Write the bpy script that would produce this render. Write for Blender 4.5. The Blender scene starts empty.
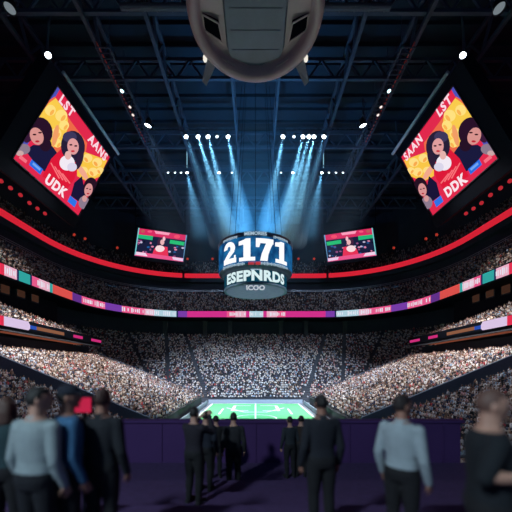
import bpy, bmesh, math, random
import numpy as np
from mathutils import Vector, Matrix, Euler
random.seed(7); rng = np.random.default_rng(7)
PI = math.pi
S = bpy.context.scene
C = S.collection
H = 12.3            # eye height above the playing field
F = 300.0; HX = 255.5; HY = 367.0   # focal length and horizon of the photograph, in its pixels

# ---------------------------------------------------------------- render look
S.view_settings.view_transform = 'Standard'
S.view_settings.look = 'None'
S.view_settings.exposure = 0.0
S.view_settings.gamma = 1.0
S.view_settings.use_curve_mapping = False
S.cycles.use_denoising = True
S.cycles.max_bounces = 4
S.cycles.diffuse_bounces = 2
S.cycles.glossy_bounces = 2
S.cycles.volume_bounces = 0
S.cycles.sample_clamp_indirect = 4.0

cam = bpy.data.cameras.new('camera'); camo = bpy.data.objects.new('camera', cam); C.objects.link(camo)
camo.location = (0, 0, H); camo.rotation_euler = (PI/2, 0, 0)
cam.sensor_width = 36; cam.lens = 36*F/512
cam.shift_y = (HY-256)/512; cam.shift_x = (256-HX)/512
cam.clip_start = 0.05; cam.clip_end = 600
cam.dof.use_dof = True; cam.dof.focus_distance = 95; cam.dof.aperture_fstop = 0.42
S.camera = camo

w = bpy.data.worlds.new('world'); S.world = w; w.use_nodes = True
w.node_tree.nodes['Background'].inputs[0].default_value = (0.22, 0.52, 1.0, 1)
w.node_tree.nodes['Background'].inputs[1].default_value = 0.085

def px(x, y, Y):
    return Vector(((x-HX)/F*Y, Y, H+(HY-y)/F*Y))
def pxz(x, y, zr):
    Y = zr*F/(HY-y); return px(x, y, Y)
def proj(p):
    return HX+F*p[0]/p[1], HY-F*(p[2]-H)/p[1]

# ---------------------------------------------------------------- materials
MC = {}
def mat(name, col, rough=0.7, metal=0.0, emit=None, es=0.0, noise=0.0, nscale=3.0, bump=0.0):
    if name in MC: return MC[name]
    m = bpy.data.materials.new(name); m.use_nodes = True
    nt = m.node_tree; b = nt.nodes['Principled BSDF']
    b.inputs['Base Color'].default_value = (*col, 1)
    b.inputs['Roughness'].default_value = rough
    b.inputs['Metallic'].default_value = metal
    if emit:
        b.inputs['Emission Color'].default_value = (*emit, 1)
        b.inputs['Emission Strength'].default_value = es
    if noise or bump:
        tc = nt.nodes.new('ShaderNodeTexCoord')
        n = nt.nodes.new('ShaderNodeTexNoise'); n.inputs['Scale'].default_value = nscale; n.inputs['Detail'].default_value = 4
        nt.links.new(tc.outputs['Object'], n.inputs['Vector'])
        if noise:
            mx = nt.nodes.new('ShaderNodeMix'); mx.data_type = 'RGBA'
            mx.inputs['A'].default_value = (*[c*(1-noise) for c in col], 1)
            mx.inputs['B'].default_value = (*[min(1, c*(1+noise)) for c in col], 1)
            nt.links.new(n.outputs['Fac'], mx.inputs['Factor'])
            nt.links.new(mx.outputs['Result'], b.inputs['Base Color'])
        if bump:
            bp = nt.nodes.new('ShaderNodeBump'); bp.inputs['Strength'].default_value = bump
            nt.links.new(n.outputs['Fac'], bp.inputs['Height']); nt.links.new(bp.outputs['Normal'], b.inputs['Normal'])
    MC[name] = m; return m
def emi(name, col, s=1.0):
    if name in MC: return MC[name]
    m = bpy.data.materials.new(name); m.use_nodes = True
    nt = m.node_tree; nt.nodes.clear()
    o = nt.nodes.new('ShaderNodeOutputMaterial'); e = nt.nodes.new('ShaderNodeEmission')
    e.inputs[0].default_value = (*col, 1); e.inputs[1].default_value = s
    nt.links.new(e.outputs[0], o.inputs[0]); MC[name] = m; return m
def srgb(r, g, b):
    f = lambda c: (c/255/12.92) if c/255 <= 0.04045 else ((c/255+0.055)/1.055)**2.4
    return (f(r), f(g), f(b))

M_conc = mat('dark concrete', (0.055, 0.06, 0.075), 0.85, noise=0.3, nscale=0.6)
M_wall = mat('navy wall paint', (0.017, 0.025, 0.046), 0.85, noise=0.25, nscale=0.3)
M_ceil = mat('roof deck', (0.012, 0.020, 0.040), 0.9, noise=0.4, nscale=0.15)
M_steel = mat('roof steel', (0.05, 0.07, 0.115), 0.6, 0.2, noise=0.25, nscale=0.8)
M_black = mat('black housing', (0.006, 0.009, 0.016), 0.6, noise=0.2, nscale=1.0)
M_lampbody = mat('lamp housing', (0.03, 0.03, 0.035), 0.5, 0.4, noise=0.2)
M_pod = mat('pod grey shell', (0.42, 0.33, 0.34), 0.5, noise=0.2, nscale=0.35)
M_podpanel = mat('pod blue grey panel', (0.11, 0.16, 0.21), 0.55, noise=0.2, nscale=0.5)
M_rail = mat('rail metal', (0.25, 0.28, 0.33), 0.4, 0.6, noise=0.15)
M_plum = mat('plum parapet cladding', (0.075, 0.036, 0.14), 0.75, noise=0.2, nscale=0.8)

for m_ in (M_black, M_plum): m_.node_tree.nodes['Principled BSDF'].inputs['Specular IOR Level'].default_value = 0.1
# ---------------------------------------------------------------- mesh builder
class MB:
    def __init__(s): s.v = []; s.f = []; s.mi = []
    def poly(s, pts, mi=0):
        b = len(s.v); s.v += [tuple(p) for p in pts]; s.f.append(tuple(range(b, b+len(pts)))); s.mi.append(mi)
    def add(s, vs, fs, mi=0):
        b = len(s.v); s.v += [tuple(p) for p in vs]
        for f in fs: s.f.append(tuple(b+i for i in f)); s.mi.append(mi)
    def box(s, c, size, mi=0, M=None):
        x, y, z = [k/2 for k in size]
        vs = [Vector((sx*x, sy*y, sz*z)) for sz in (-1, 1) for sy in (-1, 1) for sx in (-1, 1)]
        if M: vs = [M @ v for v in vs]
        vs = [v+Vector(c) for v in vs]
        s.add(vs, [(0,2,3,1),(4,5,7,6),(0,1,5,4),(2,6,7,3),(0,4,6,2),(1,3,7,5)], mi)
    def bar(s, a, b, wd, mi=0, n=4, w2=None):
        s.tube([a, b], [wd/2*(1.414 if n == 4 else 1), (w2 or wd)/2*(1.414 if n == 4 else 1)], n, mi, twist=PI/4 if n == 4 else 0)
    def tube(s, pts, rad, n=8, mi=0, twist=0, flat=1.0, up=None):
        pts = [Vector(p) for p in pts]; base = len(s.v)
        d0 = (pts[-1]-pts[0]).normalized()
        ref = Vector(up) if up else (Vector((0, 0, 1)) if abs(d0.z) < 0.9 else Vector((0, 1, 0)))
        for i, p in enumerate(pts):
            d = (pts[min(i+1, len(pts)-1)]-pts[max(i-1, 0)]).normalized()
            u = d.cross(ref).normalized(); v = u.cross(d).normalized()
            for k in range(n):
                a = 2*PI*k/n+twist
                s.v.append(tuple(p+u*math.cos(a)*rad[i]+v*math.sin(a)*rad[i]*flat))
        for i in range(len(pts)-1):
            for k in range(n):
                a = base+i*n+k; b = base+i*n+(k+1) % n
                s.f.append((a, b, b+n, a+n)); s.mi.append(mi)
        s.f.append(tuple(base+k for k in range(n-1, -1, -1))); s.mi.append(mi)
        e = base+(len(pts)-1)*n
        s.f.append(tuple(e+k for k in range(n))); s.mi.append(mi)
    def ball(s, c, r, nu=12, nv=8, mi=0, M=None, shape=None):
        base = len(s.v); c = Vector(c)
        for j in range(1, nv):
            th = PI*j/nv
            for i in range(nu):
                ph = 2*PI*i/nu
                p = Vector((r[0]*math.sin(th)*math.cos(ph), r[1]*math.sin(th)*math.sin(ph), r[2]*math.cos(th)))
                if shape: p = shape(p)
                if M: p = M @ p
                s.v.append(tuple(p+c))
        tp = Vector((0, 0, r[2])); bt = Vector((0, 0, -r[2]))
        if shape: tp = shape(tp); bt = shape(bt)
        if M: tp = M @ tp; bt = M @ bt
        s.v.append(tuple(tp+c)); s.v.append(tuple(bt+c))
        T = base+(nv-1)*nu; B = T+1
        for i in range(nu):
            k = (i+1) % nu
            s.f.append((T, base+i, base+k)); s.mi.append(mi)
            for j in range(nv-2):
                a = base+j*nu
                s.f.append((a+i, a+nu+i, a+nu+k, a+k)); s.mi.append(mi)
            a = base+(nv-2)*nu
            s.f.append((a+i, B, a+k)); s.mi.append(mi)
    def lathe(s, prof, c=(0, 0, 0), n=48, mi=0, a0=0, a1=2*PI, closed=True, M=None):
        base = len(s.v); c = Vector(c); m = len(prof); cols = n if closed else n+1
        for i in range(cols):
            a = a0+(a1-a0)*i/n
            for r, z in prof:
                p = Vector((r*math.cos(a), r*math.sin(a), z))
                if M: p = M @ p
                s.v.append(tuple(p+c))
        for i in range(n):
            k = (i+1) % cols
            for j in range(m-1):
                s.f.append((base+i*m+j, base+k*m+j, base+k*m+j+1, base+i*m+j+1)); s.mi.append(mi)
    def sheet(s, rows, mi=0):            # rows: equal-length lists of points
        base = len(s.v); n = len(rows[0])
        for r in rows: s.v += [tuple(p) for p in r]
        for j in range(len(rows)-1):
            for i in range(n-1):
                a = base+j*n+i
                s.f.append((a, a+1, a+n+1, a+n)); s.mi.append(mi if not callable(mi) else mi(j, i))
    def build(s, name, mats, parent=None, smooth=False, loc=None, inv=None, fix=True):
        me = bpy.data.meshes.new(name)
        vs = s.v
        if loc is not None: vs = [tuple(Vector(v)-Vector(loc)) for v in vs]
        if inv is not None: vs = [tuple(inv @ Vector(v)) for v in vs]
        me.from_pydata(vs, [], s.f)
        if not isinstance(mats, (list, tuple)): mats = [mats]
        for m in mats: me.materials.append(m)
        me.polygons.foreach_set('material_index', s.mi)
        if smooth: me.polygons.foreach_set('use_smooth', [True]*len(s.f))
        me.update()
        if fix:
            bm = bmesh.new(); bm.from_mesh(me); bmesh.ops.recalc_face_normals(bm, faces=bm.faces); bm.to_mesh(me); bm.free()
        o = bpy.data.objects.new(name, me); C.objects.link(o)
        if loc is not None and parent is None: o.location = loc
        if parent is not None: o.parent = parent
        return o
def tag(o, label=None, cat=None, group=None, kind=None):
    if label: o['label'] = label
    if cat: o['category'] = cat
    if group: o['group'] = group
    if kind: o['kind'] = kind
    return o
def empty(name, loc, label=None, cat=None, group=None, rot=(0, 0, 0)):
    o = bpy.data.objects.new(name, None); C.objects.link(o); o.location = loc; o.rotation_euler = rot
    o.empty_display_size = 0.3
    return tag(o, label, cat, group)
def struct(mb, name, m, cat, label, **k):
    return tag(mb.build(name, m, **k), label, cat, kind='structure')

# ---------------------------------------------------------------- bowl geometry
YS = 18.0
def path(d, cut=None):
    """plan curve of the arena bowl at offset d: left side, far end, right side"""
    hw = 57+d; r = 30+d; L = []
    if cut is None:
        for i in range(16): L.append((-hw, YS+(95-YS)*i/16))
    for i in range(17):
        a = PI-PI/2*i/16; L.append((-27+r*math.cos(a), 95+r*math.sin(a)))
    for i in range(1, 15): L.append((-27+54*i/15, 95+r))
    for i in range(17):
        a = PI/2-PI/2*i/16; L.append((27+r*math.cos(a), 95+r*math.sin(a)))
    if cut is None:
        for i in range(1, 17): L.append((hw, 95-(95-YS)*i/16))
    return L
def curve3(d, z, cut=None): return [(x, y, z) for x, y in path(d, cut)]
def walk(L, step, off=0.0):
    out = []; acc = off
    for (x0, y0), (x1, y1) in zip(L, L[1:]):
        l = math.hypot(x1-x0, y1-y0)
        while acc < l:
            t = acc/l; out.append((x0+(x1-x0)*t, y0+(y1-y0)*t, math.atan2(y1-y0, x1-x0))); acc += step
        acc -= l
    return out

SEATS = []   # (x, y, z, yaw, tag) of every spectator
# --- floor and playing field
mb = MB(); mb.poly([(-80, 0.5, -0.02), (80, 0.5, -0.02), (80, 160, -0.02), (-80, 160, -0.02)])
struct(mb, 'floor', mat('arena floor grey', (0.20, 0.22, 0.26), 0.6, noise=0.2, nscale=0.2), 'floor', 'grey arena floor around the green playing field')
FW = 14.6; FY0, FY1 = 36.0, 100.5
fld = MB(); fld.box((0, (FY0+FY1)/2, 0.02), (2*FW, FY1-FY0, 0.06))
M_turf = mat('bright green turf', (0.11, 0.48, 0.19), 0.9, noise=0.12, nscale=0.5)
M_line = mat('white field paint', (0.8, 0.85, 0.8), 0.8, noise=0.05)
fo = tag(fld.build('playing_field', M_turf), 'bright green playing field with white line markings', 'field', kind='structure')
ln = MB()
def fl(x0, y0, x1, y1, wd=0.35):
    d = Vector((x1-x0, y1-y0, 0)); n = Vector((-d.y, d.x, 0)).normalized()*wd/2
    a = Vector((x0, y0, 0.056)); b = Vector((x1, y1, 0.056))
    ln.poly([a+n, a-n, b-n, b+n])
fl(0, FY0, 0, FY1, 0.4)
for sx in (-1, 1):
    fl(sx*(FW-0.3), FY0, sx*(FW-0.3), FY1, 0.5)
    fl(sx*6.5, 84, sx*6.5, 95, 0.9); fl(sx*6.5, 95, sx*1.5, 95, 0.6); fl(sx*6.5, 84, sx*2.0, 84, 0.6)
    fl(sx*8.6, 90, sx*3, 81.5, 0.5); fl(sx*3, 81.5, 0, 81.5, 0.5); fl(sx*9.5, 78, sx*9.5, 88, 0.5)
for y in (FY0+0.3, FY1-0.3): fl(-FW, y, FW, y, 0.5)
for i in range(40):
    a0, a1 = 2*PI*i/40, 2*PI*(i+1)/40
    fl(5*math.cos(a0), 72+5*math.sin(a0), 5*math.cos(a1), 72+5*math.sin(a1), 0.4)
ln.build('line_marking', M_line, fo, fix=False)
# perimeter board round the field
mb = MB()
mb.box((0, 102.2, 0.6), (32, 0.3, 1.2))
for s in (-1, 1): mb.box((s*16.0, 66, 0.6), (0.3, 66, 1.2))
struct(mb, 'trim_1', mat('pale rink board', (0.30, 0.36, 0.45), 0.6, noise=0.15), 'barrier', 'pale grey blue boards around the playing field')

# --- terraces
def terrace(name, label, ds, zs, cut=None, m=M_conc, skirt=None):
    rows = []
    zp = zs[0]-0.9 if skirt is None else skirt
    for d, z in zip(ds, zs):
        rows.append(curve3(d, zp, cut)); rows.append(curve3(d, z, cut)); zp = z
    rows.append(curve3(ds[-1]+1.0, zs[-1], cut))
    mb = MB(); mb.sheet(rows)
    return struct(mb, name, m, 'stand', label, fix=False)
# lower end stand (far end and both corners)
NR = 34
dl = [-21+31*i/NR for i in range(NR)]; zl = [1.4+25.3*i/NR for i in range(NR)]
terrace('terrace_lower_end', 'steep concrete lower stand behind the far end of the field', dl, zl, cut=1, skirt=0)
AIS = [((-17.6, 105), (-32, 136)), ((17.6, 105), (32, 136))]
def near_aisle(x, y, wd=0.8):
    for (x0, y0), (x1, y1) in AIS:
        t = (y-y0)/(y1-y0); xx = x0+(x1-x0)*t
        if abs(x-xx) < wd: return True
    return False
for d, z in zip(dl, zl):
    for x, y, a in walk(path(d+0.45, 1), 0.56, random.random()*0.5):
        if near_aisle(x, y) or random.random() < 0.13: continue
        ang = math.atan2(y-95, abs(x)-27) if abs(x) > 27 else PI/2
        if abs(x) > 27 and any(abs(ang-q) < 0.9/(30+d+9) for q in (0.35, 0.85, 1.25)): continue
        SEATS.append((x, y, z, a-PI/2, 'end'))
for k, ((x0, y0), (x1, y1)) in enumerate(AIS):
    mb = MB(); n = NR*2
    for i in range(n):
        t = (i+0.5)/n; d = -21+31*t
        mb.box((x0+(x1-x0)*t, y0+(y1-y0)*t, 1.4+25.3*int(t*NR)/NR+(0.19 if i % 2 == 0 else 0.4)-0.1), (1.5, 0.46, 0.22))
    struct(mb, 'stair_left' if k == 0 else 'stair_right', mat('stair concrete', (0.07, 0.08, 0.10), 0.85, noise=0.2), 'stairs',
           f'dark aisle stairs climbing the {"left" if k == 0 else "right"} part of the far end stand')
# upper deck above the main ribbon board
NU = 12
du = [0.9+9.0*i/NU for i in range(NU)]; zu = [H+22.6+10.4*i/NU for i in range(NU)]
terrace('terrace_upper', 'dim upper deck running all round above the coloured ribbon board', du, zu, skirt=H+20.4)
for d, z in zip(du, zu):
    for i, (x, y, a) in enumerate(walk(path(d+0.4), 0.6, random.random()*0.5)):
        if random.random() < 0.10 or i % 34 in (0, 1): continue
        SEATS.append((x, y, z, a-PI/2, 'upper'))
# top tier above the red ring
NT = 8
dt = [12.0+7*i/NT for i in range(NT)]; zt = [H+42.6+7.5*i/NT for i in range(NT)]
terrace('terrace_top', 'dark top tier above the glowing red ring', dt, zt, skirt=H+40.2)
for d, z in zip(dt, zt):
    for i, (x, y, a) in enumerate(walk(path(d+0.4), 0.75, random.random()*0.5)):
        if random.random() < 0.35 or i % 27 in (0, 1): continue
        SEATS.append((x, y, z, a-PI/2, 'top'))
# walls and soffits of the bowl
mb = MB()
mb.sheet([curve3(0.55, H+20.45), curve3(10.6, H+20.45)])                 # soffit under the upper deck
struct(mb, 'trim_2', M_black, 'soffit', 'dark underside of the upper deck', fix=False)
mb = MB()
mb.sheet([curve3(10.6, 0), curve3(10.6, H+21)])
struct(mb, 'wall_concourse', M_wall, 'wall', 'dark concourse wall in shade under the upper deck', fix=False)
mb = MB()
mb.sheet([curve3(9.6, H+33.2), curve3(12.9, H+33.4), curve3(12.9, H+38.4), curve3(10.9, H+38.4), curve3(10.9, H+40.3), curve3(12.3, H+40.3)])
struct(mb, 'wall_upper', M_wall, 'wall', 'dark wall and fascia under the red ring', fix=False)
mb = MB()
mb.sheet([curve3(19.0, H+49.0), curve3(19.6, H+70)])
struct(mb, 'wall_far', M_wall, 'wall', 'dark top wall of the arena below the roof', fix=False)
# handrail at the back of the upper deck (the thin pale line)
mb = MB()
L = curve3(10.1, H+33.25)
for h in (1.25, 0.7):
    mb.sheet([[(x, y, z+h) for x, y, z in L], [(x, y, z+h+0.2) for x, y, z in L]])
for i in range(0, len(L), 1): mb.bar(L[i], (L[i][0], L[i][1], L[i][2]+1.4), 0.1)
tag(mb.build('guard_rail', M_rail, fix=False), 'thin pale guard rail along the back of the upper deck', 'rail', kind='structure')

# --- side stands (bright lower blocks left and right)
def zside(X): return 3.7+(abs(X)-19.6)*(11.8/30.4)
NS = 39
for s, nm in ((-1, 'left'), (1, 'right')):
    mb = MB(); Xs = [17.1+32.9*i/NS for i in range(NS+1)]
    for (ya, yb) in ((49.2, 95.0), (14.0, 46.8)):
        rows = []; zp = 0.0
        for i in range(NS):
            z = zside(Xs[i])
            for q in (zp, z): rows.append([(s*Xs[i], ya, q), (s*Xs[i], yb, q)])
            zp = z
        rows.append([(s*Xs[-1], ya, zp), (s*Xs[-1], yb, zp)])
        mb.sheet(rows)
        for yy in (ya, yb):
            pts = [(s*Xs[0], yy, 0)]; zp = None
            for i in range(NS):
                z = zside(Xs[i]); pts += [(s*Xs[i], yy, z), (s*Xs[i+1], yy, z)]
            pts.append((s*Xs[-1], yy, 0)); mb.poly(pts)
    struct(mb, 'terrace_'+nm, M_conc, 'stand', f'wide concrete lower stand on the {nm} of the field', fix=False)
    for i in range(NS):
        X = Xs[i]+0.42; z = zside(Xs[i])
        for (ya, yb, tg) in ((49.7, 94.6, 'main'), (20.0, 46.3, 'near')):
            n = int((yb-ya)/0.56)
            for j in range(n):
                y = ya+(j+0.5)*0.56
                if random.random() < (0.04 if tg == 'main' else 0.10): continue
                if tg == 'main' and abs(y-72) < 0.5: continue
                SEATS.append((s*X, y, z, (PI/2 if s < 0 else -PI/2), (tg, s, i, j if tg == 'main' else n-1-j)))
    # dark wall beside the gangway between the near and the main block
    mb = MB()
    a, b = 16.6, 50.0
    for (y0, hh) in ((47.0, 2.7),):
        za, zb = zside(a)-0.9, zside(b)
        pts = [(s*a, y0, za-1.5), (s*b, y0, zb-1.5), (s*b, y0, zb+hh), (s*a, y0, za+hh)]
        q = [(x, y+0.5, z) for x, y, z in pts]
        mb.add(pts+q, [(0, 1, 2, 3), (7, 6, 5, 4), (0, 4, 5, 1), (1, 5, 6, 2), (2, 6, 7, 3), (3, 7, 4, 0)])
    struct(mb, 'trim_3' if s < 0 else 'trim_4', mat('gangway wall slate', (0.09, 0.13, 0.18), 0.7, noise=0.15), 'wall',
           f'dark slate wall climbing along the gangway across the {nm} lower stand')
    # end rail of the main block
    mb = MB()
    for k in range(3): mb.bar((s*17.1, 95.1, zside(17.1)+0.4+0.4*k), (s*50, 95.1, zside(50)+0.4+0.4*k), 0.16)
    for k in range(16):
        X = 17.1+32.9*k/15; mb.bar((s*X, 95.1, zside(X)-0.2), (s*X, 95.1, zside(X)+1.25), 0.12)
    mb.poly([(s*17.1, 95.05, zside(17.1)-0.8), (s*50, 95.05, zside(50)-0.8), (s*50, 95.05, zside(50)+0.5), (s*17.1, 95.05, zside(17.1)+0.5)])
    tag(mb.build('end_rail', M_steel), f'dark rail along the far edge of the {nm} lower stand', 'rail', kind='structure')
    # suites wall behind the stand and balcony above it
    mb = MB()
    mb.box((s*53.5, 57, H+3.2+0.6), (0.4, 78, 5.2)); mb.box((s*51.7, 57, H+3.0), (3.6, 78, 0.5))
    struct(mb, 'wall_left' if s < 0 else 'wall_right', M_wall, 'wall', f'dark suite wall behind the {nm} lower stand', fix=False)
    mb = MB(); mb.box((s*63.0, 56, H+12.5), (0.4, 78, 15.6))
    struct(mb, 'wall_suites_'+nm, M_black, 'wall', f'black suite wall under the upper deck, {nm} side')
    for k, (wx, wy) in enumerate(((5, 289), (21, 293), (35, 298))):
        Yw = 62.6*F/(HX-wx); zw = H+(HY-wy)/F*Yw
        mb2 = MB(); mb2.box((s*62.7, Yw, zw), (0.3, 3.2, 2.8))
        o = tag(mb2.build('suite_window', M_conc, loc=(s*62.7, Yw, zw)), f'dim amber suite window under the {nm} upper deck, {("nearest","middle","farthest")[k]} of three', 'window', kind='structure')
        mb3 = MB(); mb3.box((0, 0, 0), (0.36, 2.6, 2.2)); mb3.build('lit_pane', emi('amber suite light', (0.075, 0.032, 0.02), 0.55), o)
    # balcony
    NB = 9; ys = [YS+(97-YS)*i/40 for i in range(41)]
    def fz(y): return H+9.6-1.6*max(0, (y-40)/57)**1.0*(0.8) 
    def fx(y): return 50.0+(0.0 if y < 60 else 0.0)
    def taper(y): return 1.0 if y < 62 else max(0.02, 1-(y-62)/35)
    rows = [[(s*fx(y), y, fz(y)-1.9) for y in ys]]
    zprev = None
    for i in range(NB):
        r0 = []; r1 = []
        for y in ys:
            t = taper(y); X = fx(y)+0.3+7.0*t*i/NB; z = fz(y)-0.6+6.0*t*i/NB
            zq = fz(y)-0.6+6.0*t*max(0, i-1)/NB if i else fz(y)-0.6
            r0.append((s*X, y, zq)); r1.append((s*X, y, z))
            if i < NB and False: pass
        rows += [r0, r1]
    rows.append([(s*(fx(y)+0.3+7.0*taper(y)), y, fz(y)-0.6+6.0*taper(y)*(NB-1)/NB) for y in ys])
    rows.append([(s*(fx(y)+0.3+7.0*taper(y)), y, fz(y)-1.9) for y in ys])
    rows.append(rows[0])
    mb = MB(); mb.sheet(rows)
    struct(mb, 'balcony_'+nm, M_conc, 'stand', f'tapering middle balcony above the {nm} lower stand', fix=False)
    for i in range(NB):
        y = YS+0.4
        while y < 96.5:
            t = taper(y)
            if t*NB > 1.2 or i % 4 == 0:
                if random.random() > 0.08:
                    SEATS.append((s*(fx(y)+0.85+7.0*t*i/NB), y, fz(y)-0.6+6.0*t*i/NB, (PI/2 if s < 0 else -PI/2), 'balcony'))
            y += 0.58
    # balcony ribbon board
    cols = [('ribbon red', (0.75, 0.03, 0.08), 1.0), ('ribbon white', (0.70, 0.55, 0.78), 1.0), ('ribbon blue', (0.03, 0.10, 0.55), 0.8),
            ('ribbon amber dim', (0.32, 0.13, 0.07), 0.8), ('ribbon magenta', (0.62, 0.03, 0.20), 0.9)]
    mats = [emi(*c) for c in cols]+[M_black]
    fin = [YS+(97-YS)*i/160 for i in range(161)]
    def segcol(j, i):
        y = fin[i]; p = proj((-(fx(y)), y, fz(y)))[0]
        if p < 3: return 0
        if p < 29: return 1
        if p < 35: return 2
        if p < 63: return 3
        if p < 72: return 5
        if p < 82: return 4
        if p < 90: return 5
        return 4
    mb = MB()
    mb.sheet([[(s*(fx(y)-0.12), y, fz(y)-(0.95 if y < 66 else 0.55)) for y in fin], [(s*(fx(y)-0.12), y, fz(y)+(0.95 if y < 66 else 0.25)) for y in fin]], segcol)
    mb.sheet([[(s*(fx(y)-0.10), y, fz(y)-1.0) for y in fin], [(s*(fx(y)-0.10), y, fz(y)+1.0) for y in fin], [(s*(fx(y)+0.25), y, fz(y)+1.0) for y in fin], [(s*(fx(y)+0.25), y, fz(y)-1.9) for y in fin], [(s*(fx(y)-0.10), y, fz(y)-1.0) for y in fin]], 5)
    tag(mb.build('ribbon_board', mats, fix=False), f'short red and white ribbon display on the {nm} balcony front', 'display')
    mb = MB(); yy = [60+28*i/20 for i in range(21)]
    mb.sheet([[(s*50.4, y, fz(y)-1.95) for y in yy], [(s*53, y, fz(y)-1.97) for y in yy]])
    tag(mb.build('soffit_light', emi('soffit amber', (0.20, 0.055, 0.03), 0.9), fix=False), f'dull orange light strip under the {nm} balcony', 'light')

# concourse pillars and dim lit doorways in the far concourse
for k, x in enumerate((128, 165, 205, 230, 281, 306, 345, 383)):
    p = px(x, 330, 133)
    mb = MB(); mb.box((p.x, 133.2, H+17.5), (1.6, 1.6, 7.2))
    mb.box((p.x, 133.2, H+20.6), (2.4, 2.0, 0.8))
    struct(mb, 'trim_%d' % (10+k), M_conc, 'pillar', f'square concourse pillar under the upper deck, {("leftmost","second","third","fourth","fifth","sixth","seventh","rightmost")[k]} of eight')
for k, x in enumerate((153, 357)):
    p = px(x, 328, 132)
    o = empty('bar_stall', (p.x, 134.6, H+14.2), f'dim amber lit stall in the far concourse, on the {("left","right")[k]}', 'stall')
    mb = MB(); mb.box((0, 0, 3.0), (4.4, 0.4, 6.0)); mb.build('back_panel', mat('stall brown', (0.16, 0.09, 0.06), 0.8, noise=0.3), o)
    for q in range(3):
        mb = MB(); mb.box((-1.2+1.2*q, -0.3, 3.6+0.7*(q % 2)), (0.5, 0.12, 0.7)); mb.build('menu_light', emi('stall amber', (0.35, 0.14, 0.05), 0.6), o)
    mb = MB(); mb.box((0, -1.0, 0.6), (4.6, 0.8, 1.2)); mb.build('counter', mat('stall counter', (0.1, 0.08, 0.07), 0.6, noise=0.2), o)

# --- main ribbon board
RC = [('ribbon red', (0.75, 0.03, 0.08), 1.0), ('ribbon pink white', (0.80, 0.42, 0.55), 1.0), ('ribbon teal', (0.03, 0.36, 0.34), 1.0),
      ('ribbon orange red', (0.70, 0.08, 0.07), 1.0), ('ribbon purple', (0.12, 0.03, 0.25), 1.0), ('ribbon hot pink', (0.80, 0.10, 0.26), 1.0),
      ('ribbon violet', (0.20, 0.05, 0.42), 0.9), ('ribbon ice', (0.42, 0.62, 0.72), 1.0), ('ribbon deep pink', (0.62, 0.03, 0.25), 1.0),
      ('ribbon navy', (0.02, 0.03, 0.12), 0.8)]
RS = [(3, 0), (16, 1), (17, 9), (29, 2), (31, 9), (38, 5), (48, 1), (51, 2), (71, 3), (81, 4), (104, 5), (121, 6), (143, 5), (152, 1), (175, 7), (177, 9), (187, 6), (196, 8), (226, 8), (234, 5), (245, 1), (249, 8), (262, 7)]
fine = []
for (x0, y0), (x1, y1) in zip(path(0), path(0)[1:]):
    n = max(1, int(math.hypot(x1-x0, y1-y0)/0.6))
    for i in range(n): fine.append((x0+(x1-x0)*i/n, y0+(y1-y0)*i/n))
fine.append(path(0)[-1])
def rib(j, i):
    x, y = fine[i]; p = proj((x, y, H+22))[0]
    if p > HX: p = 2*HX-p
    for b, c in RS:
        if p < b: return c
    return 7
mb = MB()
def off(pts, k): return [(x*(1-k/60), y-(k if y > 95 else 0)*max(0, (y-95)/30), 0) for x, y in pts]
inner = off(fine, 0.12)
mb.sheet([[(x, y, H+20.75) for x, y, _ in inner], [(x, y, H+23.25) for x, y, _ in inner]], rib)
mb.sheet([[(x, y, H+20.45) for x, y in fine], [(x, y, H+23.5) for x, y in fine]], len(RC))
o2 = off(fine, -0.4)
mb.sheet([[(x, y, H+23.5) for x, y in fine], [(x, y, H+23.5) for x, y, _ in o2], [(x, y, H+20.45) for x, y, _ in o2], [(x, y, H+20.45) for x, y in fine]], len(RC))
# unreadable block lettering running along the ribbon: pale strokes
i = 0
in2 = off(fine, 0.2)
while i < len(fine)-2:
    c = rib(0, i)
    if c in (1, 7, 5) and random.random() < 0.75:
        x, y, _ = in2[i]; x1, y1, _ = in2[i+1]; t = 0.35+0.4*random.random(); h = 0.5+0.4*random.random()
        mb.poly([(x, y, H+22-h), (x+(x1-x)*t, y+(y1-y)*t, H+22-h), (x+(x1-x)*t, y+(y1-y)*t, H+22+h), (x, y, H+22+h)], len(RC)+1)
    i += 1
rb = tag(mb.build('ribbon_board', [emi(*c) for c in RC]+[M_black, emi('ribbon glyph', (0.85, 0.85, 0.95), 0.9)], fix=False), 'long multicoloured ribbon display curving round the upper deck front', 'display')

# --- red ring, in three lengths
fr = []
for (x0, y0), (x1, y1) in zip(path(10.8), path(10.8)[1:]):
    n = max(1, int(math.hypot(x1-x0, y1-y0)/1.0))
    for i in range(n): fr.append((x0+(x1-x0)*i/n, y0+(y1-y0)*i/n))
fr.append(path(10.8)[-1])
for nm, lo, hi in (('left', -9e9, 183), ('far end', 184.5, 326.5), ('right', 328, 9e9)):
    pts = []
    for x, y in fr:
        p = proj((x, y, H+41))[0]
        if y < 60 and (nm == 'far end'): continue
        if nm == 'left' and x > 0 or nm == 'right' and x < 0: continue
        if lo <= p <= hi: pts.append((x, y))
    mb = MB()
    mb.sheet([[(x, y, H+40.35) for x, y in pts], [(x, y, H+42.3) for x, y in pts]])
    mb.sheet([[(x, y, H+42.3) for x, y in pts], [(x*1.004, y*1.003, H+42.3) for x, y in pts], [(x*1.004, y*1.003, H+40.35) for x, y in pts], [(x, y, H+40.35) for x, y in pts]])
    tag(mb.build('red_light_strip', emi('red strip', (0.62, 0.016, 0.035), 1.0), fix=False), f'glowing red light strip above the upper deck, {nm} length', 'light', 'red strips of the ring')

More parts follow.
